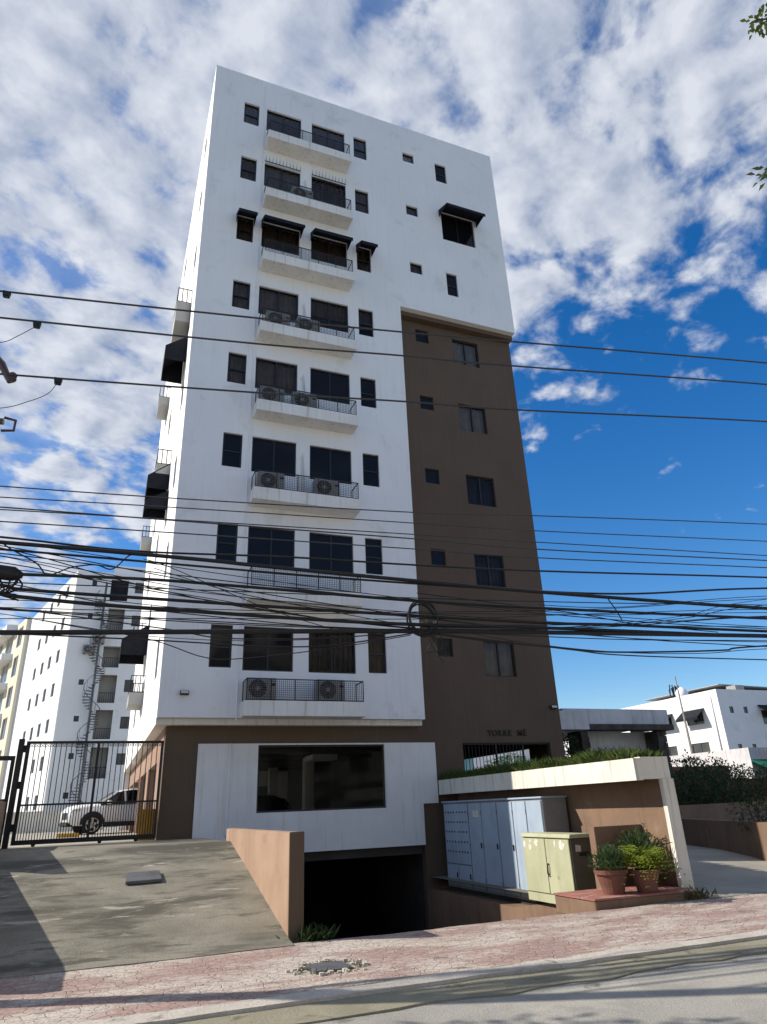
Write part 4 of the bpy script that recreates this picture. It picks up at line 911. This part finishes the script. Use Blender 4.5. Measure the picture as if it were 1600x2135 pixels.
CB2 = [
 ([[-2.64,4.19],[-0.61,3.96],[0.25,3.84],[1.76,3.88],[3.06,4.02]], .009, 'slack cable dropping from the left pole to the coil over the lowest windows', 1, 0, .04),
 ([[-2.58,3.83],[-0.77,3.78],[0.81,3.72],[1.76,3.76],[3.06,3.98]], .010, 'slack cable below the thickest bundle, rising to the coil', 1, 0, -.04),
 ([[-2.16,4.05],[-0.78,3.82],[-0.02,3.58],[0.56,3.58],[1.76,3.74],[2.91,3.95]], .007, 'lowest slack wire, looping across the lowest left window to the coil', 0, 0, .08),
 ([[3.06,4.0],[4.11,3.88],[5.38,3.79],[6.29,3.74],[8.27,3.8],[9.16,3.89]], .014, 'slack cable sagging right of the coil and rising at the right edge', 0, 1, .05),
 ([[3.05,3.97],[5.37,3.75],[6.36,3.67],[9.08,3.63]], .010, 'lowest cable right of the coil, running out at the right edge', 0, 1, -.05),
 ([[-0.95,4.97],[-0.55,4.85],[0.8,4.3],[1.9,3.98]], .006, 'thin wire slanting steeply down across the second lowest balcony slab', 0, 0, .1),
 ([[-0.8,4.77],[0.19,4.49],[1.34,4.28],[2.91,4.03]], .006, 'thin wire slanting gently down to the coil', 0, 0, -.1),
 ([[-2.79,5.12],[-2.66,5.02],[-2.31,4.83],[-2.14,4.67],[-1.86,4.79],[-1.56,4.84],[-1.34,4.79],[-1.14,5.0],[-0.96,5.04]], .010, 'loose wavy cable hanging left of the tower in front of the sky', 0, 0, .07),
 ([[6.27,4.6],[6.38,4.42],[6.46,4.25]], .010, 'short tie wire joining two cables right of the tower', 0, 0, 0),
 ([[5.07,4.49],[6.53,4.5],[9.44,4.79]], .006, 'thin wire rising to the right beside the brown wall', 0, 1, .09),
 ([[3.02,4.59],[5.47,4.37],[6.74,4.2],[8.26,4.1]], .008, 'thin wire slanting across the brown wall into the bundle at right', 0, 0, .02),
 ([[-2.88,8.70],[-3.1,8.48],[-3.33,8.31],[-3.9,8.2]], .006, 'jumper wire hanging from the second power line at the left edge', 0, 0, .02),
 ([[-2.44,7.69],[-2.54,7.47],[-2.78,7.3],[-3.14,7.14],[-3.9,7.05]], .006, 'jumper wire curving down from the third power line at the left edge', 0, 0, -.02)]
for (p, r, lab, l_, rr_, dy) in CB2: cable(p, r, lab, 'cable', l_, rr_, dy, 'slack wires')
rr = random.Random(77); SLACK = []
for k in range(20):
    z0, z1 = rr.uniform(3.95, 5.1), rr.uniform(3.75, 4.9); sag = rr.uniform(.05, .32); xa = rr.choice((-2.7, -2.6, 3.05)); xb = rr.choice((3.1, 9.3, 9.3))
    if xb-xa < 1: xb = 9.3
    if xa > 3: z0 = 4.05
    if xb < 4: z1 = 4.05
    P = [[xa+(xb-xa)*q, z0+(z1-z0)*q-sag*4*q*(1-q)+rr.uniform(-.02, .02)] for q in (0, .25, .5, .75, 1)]
    SLACK.append((sum(p[1] for p in P)/5, P, rr.choice((.005, .006, .008)), xa < 0, xb > 5, rr.uniform(-.15, .15)))
ORD = 'topmost second third fourth fifth sixth seventh eighth ninth tenth eleventh twelfth thirteenth fourteenth fifteenth sixteenth seventeenth eighteenth nineteenth lowest'.split()
for k, (zm, P, r_, l_, q_, dy_) in enumerate(sorted(SLACK, key=lambda t_: -t_[0])):
    side = 'from edge to edge' if (l_ and q_) else ('from left edge to coil' if l_ else 'from coil to right edge')
    cable(P, r_, ORD[k] + ' from the top of twenty thin slack wires, ' + side, 'cable', l_, q_, dy_, 'thin slack wires')
CO = thing('cable_coil', 'tangled coil of black cable hanging on the lines in front of the tower', 'cable coil', (3.1, -9.4, 4.0)); rr = random.Random(21)
for k in range(5):
    cx_, cz_, r0 = 3.08+rr.uniform(-.03, .03), 4.20+rr.uniform(-.03, .03), .24+rr.uniform(-.02, .02); P = []
    for i in range(29): t_ = 2*math.pi*i/28+k; P.append((cx_+r0*.95*math.cos(t_), wy(3.1)-.06+.03*k, cz_+r0*math.sin(t_)*(1+.04*math.sin(3*t_+k))))
    a = MB(); a.tube(P, .011, 5, cap=False); a.build('loop', M['cable'], CO, smooth=True)
for k in range(7):
    x0 = 3.1+rr.uniform(-.02, .2); P = [(x0+rr.uniform(-.12, .3)*j/3+rr.uniform(-.05, .05), wy(3.1)+rr.uniform(-.07, .05), 4.08-.16*j+rr.uniform(-.08, .12)) for j in range(4)]
    a = MB(); a.tube(catm(P, 6), .007, 5); a.build('loose_end', M['cable'], CO, smooth=True)
for (x, z, lab) in ((-3.39, 9.23, 'line clamp on the highest power line at the left edge'), (-2.88, 8.72, 'line clamp on the second highest power line at the left edge'), (-2.44, 7.73, 'line clamp on the third highest power line at the left edge')):
    a = MB(); y = wy(x); a.prism([(-.06, .03), (.06, .03), (.045, -.07), (-.045, -.07)], y-.04, y+.04, lambda b, c, yy, x=x, z=z: (x+b, yy, z+c)); tag(a.build('line_clamp', M['cable'], bevel=.008), lab, 'clamp', 'line clamps')
PL = thing('utility_pole', 'concrete utility pole with crossarms at the left edge, mostly out of the picture', 'pole', (-4.75, wy(-4.75), 0)); px, py = -4.75, wy(-4.75)
a = MB(); a.tube([(px, py, -.3), (px, py, 5), (px, py, 10.6)], [.17, .145, .11], 12); a.build('shaft', M['polec'], PL, smooth=True)
for (z, xr) in ((7.9, -3.33), (9.62, -3.60)):
    a = MB(); a.box(px-.9, xr, py-.16, py-.06, z-.05, z+.05); arm = a.build('crossarm', M['bark'], PL, bevel=.008)
    for xi in (px-.8, px+.45): a = MB(); a.lathe([(.03, .05), (.03, .1), (.07, .11), (.05, .15), (.07, .16), (.045, .2), (.03, .24)], (xi, py-.11, z), 12); a.build('insulator', M['insul'], arm)
a = MB(); a.tube([(-3.55, py-.11, 8.3), (-3.25, wy(-3.2), 7.92), (-3.08, wy(-3.1), 7.62)], [.05, .06, .045], 8); a.build('strain_insulator', M['insul'], PL)
a = MB(); a.lathe([(.03, 0), (.06, .03), (.06, .06), (.035, .07), (.06, .09), (.06, .13), (.03, .16)], (-3.06, wy(-3.06), 7.62), 10); a.build('insulator', M['insul'], PL)
a = MB(); a.tube([(-3.55, wy(-3.5), 6.92), (-3.05, wy(-3), 6.93)], .05, 8); a.tube([(-3.05, wy(-3), 7.0), (-2.90, wy(-2.9), 6.97), (-2.90, wy(-2.9), 6.80), (-3.06, wy(-3), 6.78)], .022, 6); a.tube([(px, py, 6.9), (-3.5, wy(-3.5), 6.9)], .03, 6); a.build('fuse_cutout', M['insul'], PL)
SBX = thing('splice_closure', 'black splice closure with tangled cable ends at the left edge', 'splice box', (-2.7, wy(-2.7), 4.4))
a = MB(); a.tube([(-3.15, wy(-3.1), 4.66), (-2.95, wy(-2.9), 4.68), (-2.55, wy(-2.5), 4.64), (-2.44, wy(-2.4), 4.62)], [.06, .105, .10, .04], 10); a.build('housing', M['cable'], SBX, smooth=True)
rr = random.Random(31)
for k in range(9):
    P = [(-2.95+.5*rr.random()+rr.uniform(-.06, .06), wy(-2.7)+rr.uniform(-.07, .07), 4.62-.1*j+rr.uniform(-.06, .06)) for j in range(4)]
    a = MB(); a.tube(catm(P, 5), .013, 5); a.build('cable_end', M['cable'], SBX, smooth=True)
PR = thing('utility_pole', 'concrete utility pole carrying the cables beyond the right edge', 'pole', (15.4, wy(15.4), 0))
a = MB(); a.tube([(15.4, wy(15.4), -.3), (15.4, wy(15.4), 10.8)], [.17, .11], 12); a.build('shaft', M['polec'], PR, smooth=True)
for z in (8.9, 10.2): a = MB(); a.box(14.5, 16.3, wy(15.4)-.16, wy(15.4)-.06, z-.05, z+.05); a.build('crossarm', M['bark'], PR)

# ------------------------------------------------------------------ neighbouring buildings
# white block with spiral stair, behind the yard
NBY = 39.5
NB = thing('neighbour_building', 'white apartment block with spiral stair behind the yard, left of the tower', 'building', (-2, NBY, 1))
nh = []
for z in (19.58, 16.86, 14.2, 11.6, 8.87, 6.2, 3.5): nh.append((-3.43, -3.07, z-.42, z))
rwz = [(19.65, .92), (16.85, .9), (14.2, .9), (11.65, .95), (8.84, .9), (6.15, .82)]
for z, h in rwz: nh.append((-.1, .75, z-h, z))
nh.append((-1.99, -.63, 17.99, 19.76))
rec = [(17.34, 15.3), (14.25, 12.57), (12.0, 9.85), (9.33, 7.18), (6.6, 4.4)]
for zt, zb in rec: nh.append((-1.95, -.70, zb, zt))
a = MB(); a.panel(-4.58, 6.0, .6, 20.35, nh, NBY, NBY+.25, XZ)
a.build('front_wall', M['white'], NB)
for (x0, x1, z0, z1) in nh:
    if x1-x0 < .5 or (-.2 < x0): window(NB, (x0, NBY, z0), x1-x0, z1-z0, 0, 1 if x1-x0 > .6 else 0, 0, 'farglass')
    elif z0 > 17.9: a = MB(); a.box(x0, x1, NBY+.12, NBY+.16, z0, z1); a.build('shutter', M['awning'], NB)
    else:
        a = MB(); a.panel(x0-.05, x1+.05, z0-.05, z1+.05, [], NBY+1.1, NBY+1.15, XZ); a.box(x0-.05, x1+.05, NBY+.26, NBY+1.1, z0-.2, z0-.02); a.box(x0-.1, x0, NBY+.26, NBY+1.1, z0, z1); a.box(x1, x1+.1, NBY+.26, NBY+1.1, z0, z1); a.box(x0-.1, x1+.1, NBY+.26, NBY+1.15, z1+.01, z1+.2)
        lg = a.build('loggia', M['fargrey'], NB)
        a = MB(); a.panel(x0, x1, z0, z0+.8, rail_holes(x0, x1, 8, z0+.05, z0+.76), NBY+.1, NBY+.13, XZ); a.build('railing', M['iron'], lg)
# lit oblique side: local frame along d
d2 = Vector((-.271, 1, 0)); ln = d2.length
def OBQ(a_, b_, c_): return (-4.58 - .271*a_ + c_, NBY + a_, b_)
oh = [(a_, a_+1.0, z-1.05, z) for z in (19.8, 17.1, 14.4, 11.72, 8.95, 6.2, 3.45) for a_ in (2.4, 5.2, 7.9, 10.8)]
a = MB(); a.panel(.25, 24, .6, 20.35, oh, 0, .25, OBQ); a.build('side_wall', M['white'], NB)
ang = math.atan2(1, -.271)
for (a0, a1, z0, z1) in oh:
    o = window(NB, OBQ(a1, z0, 0), (a1-a0)*ln, z1-z0, ang+math.pi, 0, 0, 'farglass', None, 'fargrey')
a = MB(); a.face([(-4.58, NBY, 20.1), (6, NBY, 20.1), (6, NBY+24, 20.1), (-4.58-.271*24, NBY+24, 20.1)]); a.build('roof', M['fargrey'], NB)
a = MB(); a.box(-1.9, 3.0, NBY+3, NBY+8, 20.1, 22.0); a.build('roof_house', M['white'], NB)
# spiral stair
SS = thing('spiral_stair', 'dark metal spiral staircase on the front of the white neighbour block', 'staircase', (-2.32, NBY-.75, 1.1)); sx, sy = -2.32, NBY-.95
a = MB(); a.tube([(sx, sy, 1.1), (sx, sy, 19.2)], .09, 8); a.build('pole', M['steel'], SS)
tr_ = MB(); tr_.prism([(.06, -.05), (.66, -.14), (.66, .14), (.06, .05)], 0, .05, XY); tr_me = tr_.mesh('tread', M['steel'])
P = []
nst = 82
for k in range(nst):
    z = 1.3+.2*k; th = k*.36
    put('tread', tr_me, SS, (sx, sy, z), th)
    P.append((sx+.67*math.cos(th), sy+.67*math.sin(th), z+.85))
a = MB(); a.tube(P, .028, 5); a.build('handrail', M['steel'], SS)
a = MB()
for k in range(0, nst, 2): x, y, z = P[k]; a.tube([(x, y, z-.85), (x, y, z)], .014, 4)
a.build('balusters', M['steel'], SS, kind='stuff')
ac_n = dup(ac0, (-3.0, NBY-.3, 13.5), 0, 'air conditioner high on the white neighbour wall, left of the spiral stair', 'air conditioners on the neighbour')
ac_n2 = dup(ac0, (-2.6+.2, NBY-.3, 14.3), 0, 'upper air conditioner beside the spiral stair', 'air conditioners on the neighbour')
for o_ in (ac_n, ac_n2): o_.scale = (1.15, 1.15, 1.15)
# beige and white block further left
BB = thing('beige_building', 'beige and white apartment block at the far left edge', 'building', (-12, 60, 1))
def OB2(a_, b_, c_): return (-9.6 - .30*a_ + c_, 56.5 + a_, b_)
bh = []
for k in range(6): bh += [(1.2, 3.2, 3.0+3*k, 5.0+3*k), (5.2, 8.6, 3.0+3*k, 5.1+3*k), (10.5, 13.9, 3.0+3*k, 5.1+3*k)]
a = MB(); a.panel(0, 15.5, .6, 20.6, bh, 0, .3, OB2); a.build('side_wall', M['beige'], BB)
a2 = math.atan2(1, -.30)
for (q0, q1, z0, z1) in bh: window(BB, OB2(q1, z0, 0), (q1-q0)*math.hypot(.3, 1), z1-z0, a2+math.pi, 1, 0, 'farglass', None, 'white')
for k in range(7):
    a = MB(); a.panel(4.2, 15.0, 2.1+3*k, 2.7+3*k, [], -1.0, 0, OB2); a.build('balcony', M['white'], BB)
a = MB(); a.panel(-9.28, -4, .6, 20.6, [], 56.5, 56.8, XZ); a.build('front_wall', M['white'], BB)
a = MB(); a.face([OB2(0, 20.5, 0), OB2(15.5, 20.5, 0), (-2, 72, 20.5), (-4, 56.5, 20.5)]); a.build('roof', M['fargrey'], BB)
# yard wall with rose-brown low building behind the car
a = MB(); a.box(-13, -.6, 26.0, 26.25, 1.0, 2.15); tag(a.build('yard_wall', M['cream']), 'low pale wall across the back of the parking yard', 'wall')

# flat-roofed entrance house right of the tower
EH = thing('entrance_house', 'low flat-roofed entrance house with stone piers right of the tower', 'house', (16, 3, .3))
a = MB(); a.box(13.75, 18.45, 2.2, 8.5, 4.05, 4.58); a.build('roof_slab', M['roofwhite'], EH, bevel=.01)
a = MB(); a.box(13.1, 14.35, 1.6, 2.197, 3.80, 4.42); a.build('roof_end', M['roofwhite'], EH, bevel=.01)
a = MB(); a.box(14.6, 18.55, 2.12, 2.6, 3.85, 4.045); a.build('beam', M['stone'], EH)
a = MB(); a.panel(14.8, 18.0, .3, 3.845, [(15.2, 16.4, .8, 3.0), (16.6, 17.7, .5, 3.0)], 3.0, 3.2, XZ); a.build('wall', M['roofwhite'], EH)
window(EH, (15.2, 3.0, .8), 1.2, 2.2, 0, 1, 0, 'farglass'); window(EH, (16.6, 3.0, .5), 1.1, 2.5, 0, 1, 0, 'farglass')
rr = random.Random(17)
for (x0, x1, y0, y1) in ((14.45, 14.8, 2.3, 3.1), (17.85, 18.28, 2.3, 3.1)):
    pr_ = MB(); pr_.box(x0+.03, x1-.03, y0+.03, y1, .2, 3.84); pier = pr_.build('stone_pier', M['stone'], EH)
    z = .2
    while z < 3.75:
        h_ = rr.uniform(.14, .28); x = x0
        while x < x1-.05:
            w_ = min(rr.uniform(.18, .36), x1-x); a = MB(); a.box(x+.008, x+w_-.008, y0-rr.uniform(.0, .04), y0+.05, z+.008, min(z+h_, 3.84)-.008); a.build('stone', M['stone'], pier); x += w_
        z += h_

# white block at far right
FR = thing('far_apartment_block', 'white three-storey block with black awnings at the far right', 'building', (56, 36, 0)); fx, fy, fz = 52.7, 31.5, 10.8
fh = [(fy+2.2+4.2*k, fy+4.4+4.2*k, z, z+1.2) for k in range(4) for z in (2.4, 5.0, 7.9)]
a = MB(); a.panel(fy, fy+18, -.2, fz, fh, fx, fx+.3, YZ); a.build('side_wall', M['white'], FR)
for (y0, y1, z0, z1) in fh: window(FR, (fx, y1, z0), y1-y0, z1-z0, -math.pi/2, 1, 0, 'farglass')
for k in range(3):
    y0 = fy+1.9+4.2*k; a = MB(); a.prism([(0, 9.3), (-1.1, 8.5), (-1.1, 8.25), (-1.07, 8.25), (-1.07, 8.45), (0, 9.2)], y0, y0+2.8, lambda x, z, y: (fx-.003+x, y, z)); a.build('awning', M['awning'], FR)
ff = [(fx+x0, fx+x0+w_, z0, z0+h_) for (x0, w_, z0, h_) in ((1.2, .5, 8.6, .6), (3.0, .5, 8.6, .6), (5.2, 2.6, 7.6, 1.3), (10.5, 2.6, 7.6, 1.3), (1.2, .5, 5.2, .6), (3.0, .5, 5.2, .6), (5.6, 2.0, 4.6, 1.3), (9.0, .5, 5.2, .6), (10.6, .5, 5.2, .6), (13, 2.0, 4.6, 1.3), (1.2, .5, 2.2, .6), (5.6, 2.0, 1.6, 1.3), (10.6, 2.0, 1.6, 1.3))]
a = MB(); a.panel(fx+.3, fx+22, -.2, fz, ff, fy, fy+.3, XZ); a.build('front_wall', M['white'], FR)
for (x0, x1, z0, z1) in ff: window(FR, (x0, fy, z0), x1-x0, z1-z0, 0, 1 if x1-x0 > 1 else 0, 0, 'farglass')
for x0 in (4.9, 10.2): a = MB(); a.prism([(0, 9.4), (-1.1, 8.6), (-1.1, 8.35), (-1.07, 8.35), (-1.07, 8.55), (0, 9.3)], fx+x0, fx+x0+3.2, lambda y, z, x: (x, fy-.003+y, z)); a.build('awning', M['awning'], FR)
a = MB(); a.box(fx+.3, fx+22, fy+.3, fy+18, fz-.5, fz-.3); a.build('roof', M['fargrey'], FR)
a = MB(); a.box(fx+5, fx+20, fy+4, fy+14, fz-.3, fz+.7); a.build('roof_shed', M['white'], FR)
a = MB(); a.prism([(fx+4.2, fz+1.15), (fx+20.5, fz+.78), (fx+20.5, fz+.72), (fx+4.2, fz+1.08)], fy+3.4, fy+14.5, lambda x, z, y: (x, y, z)); a.build('shed_roof', M['corrug'], FR)
a = MB(); a.lathe([(.0, 0), (.5, .1), (.62, .5), (.6, .9), (.35, 1.25), (0.01, 1.4)], (fx+1.2, fy+5.5, fz-.3), 14); a.build('water_tank', M['white'], FR, smooth=True)
a = MB()
for k in range(10): x = fx+.6+.16*k; a.tube([(x, fy+6.5+.3*math.sin(k*2.1), fz-.3), (x, fy+6.5, fz+1.0+.5*abs(math.sin(k*1.7)))], .06, 5)
a.build('roof_pipes', M['cladding'], FR, kind='stuff')
rr = random.Random(91)
for k in range(9):
    x, y = fx+rr.uniform(.8, 10), fy+rr.uniform(1, 7); w_ = rr.uniform(.4, 1.3); a = MB(); a.box(x, x+w_, y, y+w_, fz-.3, fz+rr.uniform(.1, .9)); a.build('roof_unit', M[rr.choice(('fargrey', 'corrug', 'acwhite'))], FR)
a = MB(); a.box(fx-.7, fx+10, fy+18.002, fy+34, -.2, fz+.3); a.build('rear_wing', M['white'], FR)
a = MB(); a.tube([(fx-2.5, fy+2, 4), (fx-2.7, fy+2, 12.3)], [.14, .05], 6); tag(a.build('antenna_mast', M['polec']), 'thin leaning mast in front of the far right block', 'mast')
# brick and green-awning shop at the right edge
SH = thing('shop', 'low shop with green awning and brick wall at the right edge', 'shop', (40, 16, 0))
a = MB(); a.box(33.0, 52, 15.0, 22, -.1, 2.4); a.build('wall', M['brick'], SH)
a = MB(); a.prism([(15.0, 3.5), (13.6, 2.9), (13.6, 2.55), (13.65, 2.55), (13.65, 2.85), (15.0, 3.4)], 36.5, 50, lambda y, z, x: (x, y, z)); a.build('awning', M['green_awn'], SH)
a = MB(); a.box(36.5, 52, 15.0, 22, 2.41, 4.2); a.build('upper_wall', M['roofwhite'], SH)
a = MB(); a.box(39.2, 41.2, 13.2, 14.9, .0, 5.6); a.build('brick_pier', M['brick'], SH)
a = MB(); a.box(27.0, 33, 13.5, 19, 1.2, 3.1); tag(a.build('red_roof_shed', M['brick'], bevel=.05), 'small reddish shed behind the hedge', 'shed')
# glass office far behind the lobby opening
OF = thing('office_block', 'white office block with teal windows seen through the lobby grille', 'building', (44, 74, 0))
ohs = [(36+2.4*i+(3 if i > 2 else 0), 36+2.4*i+1.7+(3 if i > 2 else 0), 3.0+2.4*j, 4.7+2.4*j) for i in range(8) for j in range(4)]
a = MB(); a.panel(32, 60, -.2, 13, ohs, 62, 62.3, XZ); a.build('wall', M['white'], OF)
for (x0, x1, z0, z1) in ohs: a = MB(); a.box(x0, x1, 62.12, 62.16, z0, z1); a.build('window', M['teal'], OF)

# ------------------------------------------------------------------ right-hand walls, hedges, shrubs, trees
DW = thing('driveway_wall', 'brown retaining wall beside the right-hand drive', 'wall', (14, -3, .1))
A0, B0 = Vector((12.55, -6.4, 0)), Vector((15.2, -.4, 0))
def wall_seg(p, q, z0, z1, t, mat, name, parent):
    d_ = (q-p).normalized(); n_ = Vector((d_.y, -d_.x, 0)); mb = MB()
    mb.prism([(p.x, p.y), (q.x, q.y), (q.x+n_.x*t, q.y+n_.y*t), (p.x+n_.x*t, p.y+n_.y*t)], z0, z1, XY); return mb.build(name, M[mat], parent, bevel=.01)
wall_seg(A0, B0, -.1, .98, .25, 'tanwall', 'wall', DW); wall_seg(B0, Vector((24.0, 0.8, 0)), -.1, 1.32, .25, 'tanwall', 'taller_wall', DW)
wall_seg(A0, Vector((20, -8.0, 0)), -.1, .97, .25, 'tanwall', 'street_wall', DW)
def leafmass(name, label, cat, boxes, n, size, mat, seed, group=None):
    rr = random.Random(seed); mb = MB(); tot = sum(b[3]*b[4]*b[5] for b in boxes)
    for (cx_, cy_, cz_, rx, ry, rz) in boxes:
        for i in range(int(n*rx*ry*rz/tot)):
            v = Vector((rr.gauss(0, 1), rr.gauss(0, 1), rr.gauss(0, 1))).normalized(); q = rr.random()**.3
            q *= .82+.45*mnoise.noise((v.x*2+seed, v.y*2, v.z*2+cx_))
            p = Vector((cx_+rx*v.x*q, cy_+ry*v.y*q, cz_+rz*v.z*q))
            mb.leaf(p, v+Vector((rr.uniform(-1, 1), rr.uniform(-1, 1), rr.uniform(-.8, .8))), (0, 0, 1), size*rr.uniform(.6, 1.3), size*.55)
    return mb
def shrub(name, label, boxes, n, size, mat, seed, stem=None, cat='shrub', group=None):
    bx = boxes[0]; t = thing(name, label, cat, (bx[0], bx[1], 0), 0, group)
    leafmass(name, label, cat, boxes, n, size, mat, seed).build('foliage', M[mat], t, weld=False)
    rr = random.Random(seed); s_ = MB()
    for k in range(5): s_.tube([(bx[0]+rr.uniform(-.1, .1), bx[1]+rr.uniform(-.1, .1), (stem or 0)), (bx[0]+rr.uniform(-.5, .5)*bx[3], bx[1]+rr.uniform(-.5, .5)*bx[4], bx[2]+bx[5]*.4)], [.03, .012], 5)
    s_.build('stems', M['bark'], t, kind='stuff'); return t
hed = [(15.9+1.15*k, -.05+.16*k+.5, 1.78+.06*(k % 3), .85, .75, .72) for k in range(8)]
shrub('hedge', 'dark green hedge along the top of the right-hand drive wall', hed, 9000, .10, 'leafdark', 41, .5, 'hedge')
hed2 = [(13.4+.95*k, -6.2-.1*k+.9, 1.15, .7, .6, .42) for k in range(7)]
shrub('hedge', 'low dark hedge behind the street wall at the right edge', hed2, 3500, .09, 'leafdark', 42, .3, 'hedge')
shrub('shrub', 'dense dark shrub between the brown tower wall and the entrance house', [(13.2, 1.6, 2.6, .95, .8, 1.15), (14.3, 1.2, 2.3, .9, .8, .95), (12.6, 1.0, 2.2, .6, .6, .7)], 5200, .11, 'leafdark', 43, .2)
shrub('shrub', 'sunlit round bush seen through the lobby grille', [(24.5, 24, 3.0, 2.6, 2.2, 1.7)], 3000, .2, 'leafgrass', 44, .5)
shrub('shrub', 'thin dark bush in front of the far white block at right', [(26.5, 9.5, 2.2, 1.7, 1.6, 1.6), (28.6, 9.6, 1.9, 1.5, 1.4, 1.3), (24.8, 9.6, 1.6, 1.3, 1.4, 1.0)], 4600, .17, 'leafdark', 45, .3)
def tree(label, base, height, crown, n, leafsize, mat, seed, twigs=()):
    t = thing('street_tree', label, 'tree', base, 0, 'street trees beside the road'); rr = random.Random(seed); bx, by, bz = base
    tk = MB(); tk.tube([(bx, by, bz-.2), (bx+.08, by+.04, bz+height*.3), (bx-.05, by+.1, bz+height*.55)], [.2, .15, .1], 10)
    tips = []
    for (cx_, cy_, cz_, rx, ry, rz) in crown:
        for k in range(3):
            q = Vector((cx_+rr.uniform(-.4, .4)*rx, cy_+rr.uniform(-.4, .4)*ry, cz_+rr.uniform(-.3, .5)*rz)); b0 = Vector((bx-.03, by+.08, bz+height*rr.uniform(.38, .55)))
            mid = (b0+q)/2+Vector((rr.uniform(-.2, .2), rr.uniform(-.2, .2), .25)); tk.tube([b0, mid, q], [.07, .045, .02], 6); tips.append(q)
    for tw in twigs: tk.tube(tw, [.03]+[.014]*(len(tw)-2)+[.006], 5)
    tk.build('trunk', M['bark'], t, smooth=True)
    mb = leafmass('', '', '', crown, n, leafsize, mat, seed)
    for tw in twigs:
        for (p, q) in zip(tw, tw[1:]):
            p, q = Vector(p), Vector(q)
            for i in range(0 if (p-q).length > 1.2 else 70):
                c = p.lerp(q, rr.random()); d_ = Vector((rr.uniform(-1, 1), rr.uniform(-1, 1), rr.uniform(-1, .6))); mb.leaf(c+d_*rr.uniform(.02, .11), d_, (0, 0, 1), leafsize*rr.uniform(.35, .65), leafsize*.30)
    mb.build('crown', M[mat], t, weld=False); return t
tree('leafy street tree left of the picture whose shadow falls on the road', (-6.6, -10.2, 0), 7.5, [(-6.2, -9.9, 6.2, 1.7, 1.5, 1.3), (-7.2, -10.4, 5.4, 1.5, 1.4, 1.0), (-5.6, -10.4, 5.2, 1.1, 1.2, .8)], 1700, .2, 'leaf', 51)
tree('second leafy street tree farther left whose shadow falls on the road', (-10.2, -9.3, 0), 8, [(-9.8, -9.2, 6.6, 1.8, 1.6, 1.4), (-10.8, -9.7, 5.8, 1.7, 1.5, 1.1)], 1500, .2, 'leaf', 52)
tree('street tree at the right whose leaf tips hang into the upper right corner', (8.6, -15.4, -.1), 9,
     [(8.2, -15.2, 8.2, 2.2, 2.0, 1.9), (7.6, -15.8, 6.6, 1.6, 1.4, 1.2), (9.2, -14.6, 6.8, 1.7, 1.6, 1.3)], 3800, .13, 'leafgrass', 53,
     twigs=[[(7.0, -15.8, 8.4), (4.9, -15.95, 9.1), (4.4, -16, 8.9), (3.98, -16, 8.55)], [(7.0, -15.8, 6.9), (4.2, -15.9, 6.75), (3.62, -16, 6.45), (3.34, -16, 6.2)]])

# ------------------------------------------------------------------ houses across the street, behind the viewpoint: their sunlit fronts light and are mirrored in the low windows
def across(label, x0, x1, y, h, mat, seed):
    t = thing('street_building', label, 'building', ((x0+x1)/2, y, 0)); rr = random.Random(seed); hs2 = []
    nx = int((x1-x0)/3.4); nz = int((h-1)/3.1)
    for i in range(nx):
        for j in range(nz):
            xa = x0+.9+(x1-x0-1.2)*i/nx; hs2.append((xa, xa+1.5, 1.1+3.1*j, 2.5+3.1*j))
    a = MB(); a.panel(x0, x1, -.16, h, hs2, y-.25, y, XZ); a.build('front_wall', M[mat], t)
    a = MB(); a.box(x0, x1, y-9, y-.26, h-.6, h-.4); a.build('roof', M['fargrey'], t)
    a = MB(); a.box(x0, x0+.2, y-9, y-.26, -.16, h-.62); a.build('side_wall', M[mat], t)
    a = MB(); a.box(x1-.2, x1, y-9, y-.26, -.16, h-.62); a.build('side_wall', M[mat], t)
    for (xa, xb, za, zb) in hs2: window(t, (xb, y, za), xb-xa, zb-za, math.pi, 1, 0, 'farglass')
    for j in range(1, nz):
        for i in range(0, nx, 2):
            xa = x0+.6+(x1-x0-1.2)*i/nx; a = MB(); a.box(xa, xa+2.2, y+.001, y+.8, .55+3.1*j, 1.0+3.1*j); a.build('balcony', M['slab'], t)
across('white four-storey house across the street, mirrored in the lowest windows', -16, 5.5, -33, 15.0, 'whitelow', 71)
across('cream five-storey house across the street, mirrored in the lowest windows', 6.5, 27, -34, 17.5, 'cream', 72)
across('tall white house across the street at the far right, behind the viewpoint', 28, 48, -33, 14.0, 'whitelow', 73)
wavy_strip('opposite_sidewalk', -32.9, -28, 0.0, 0.0, M['pave'], seed=9.0, skirt=-0.2, nx=120, ny=4)
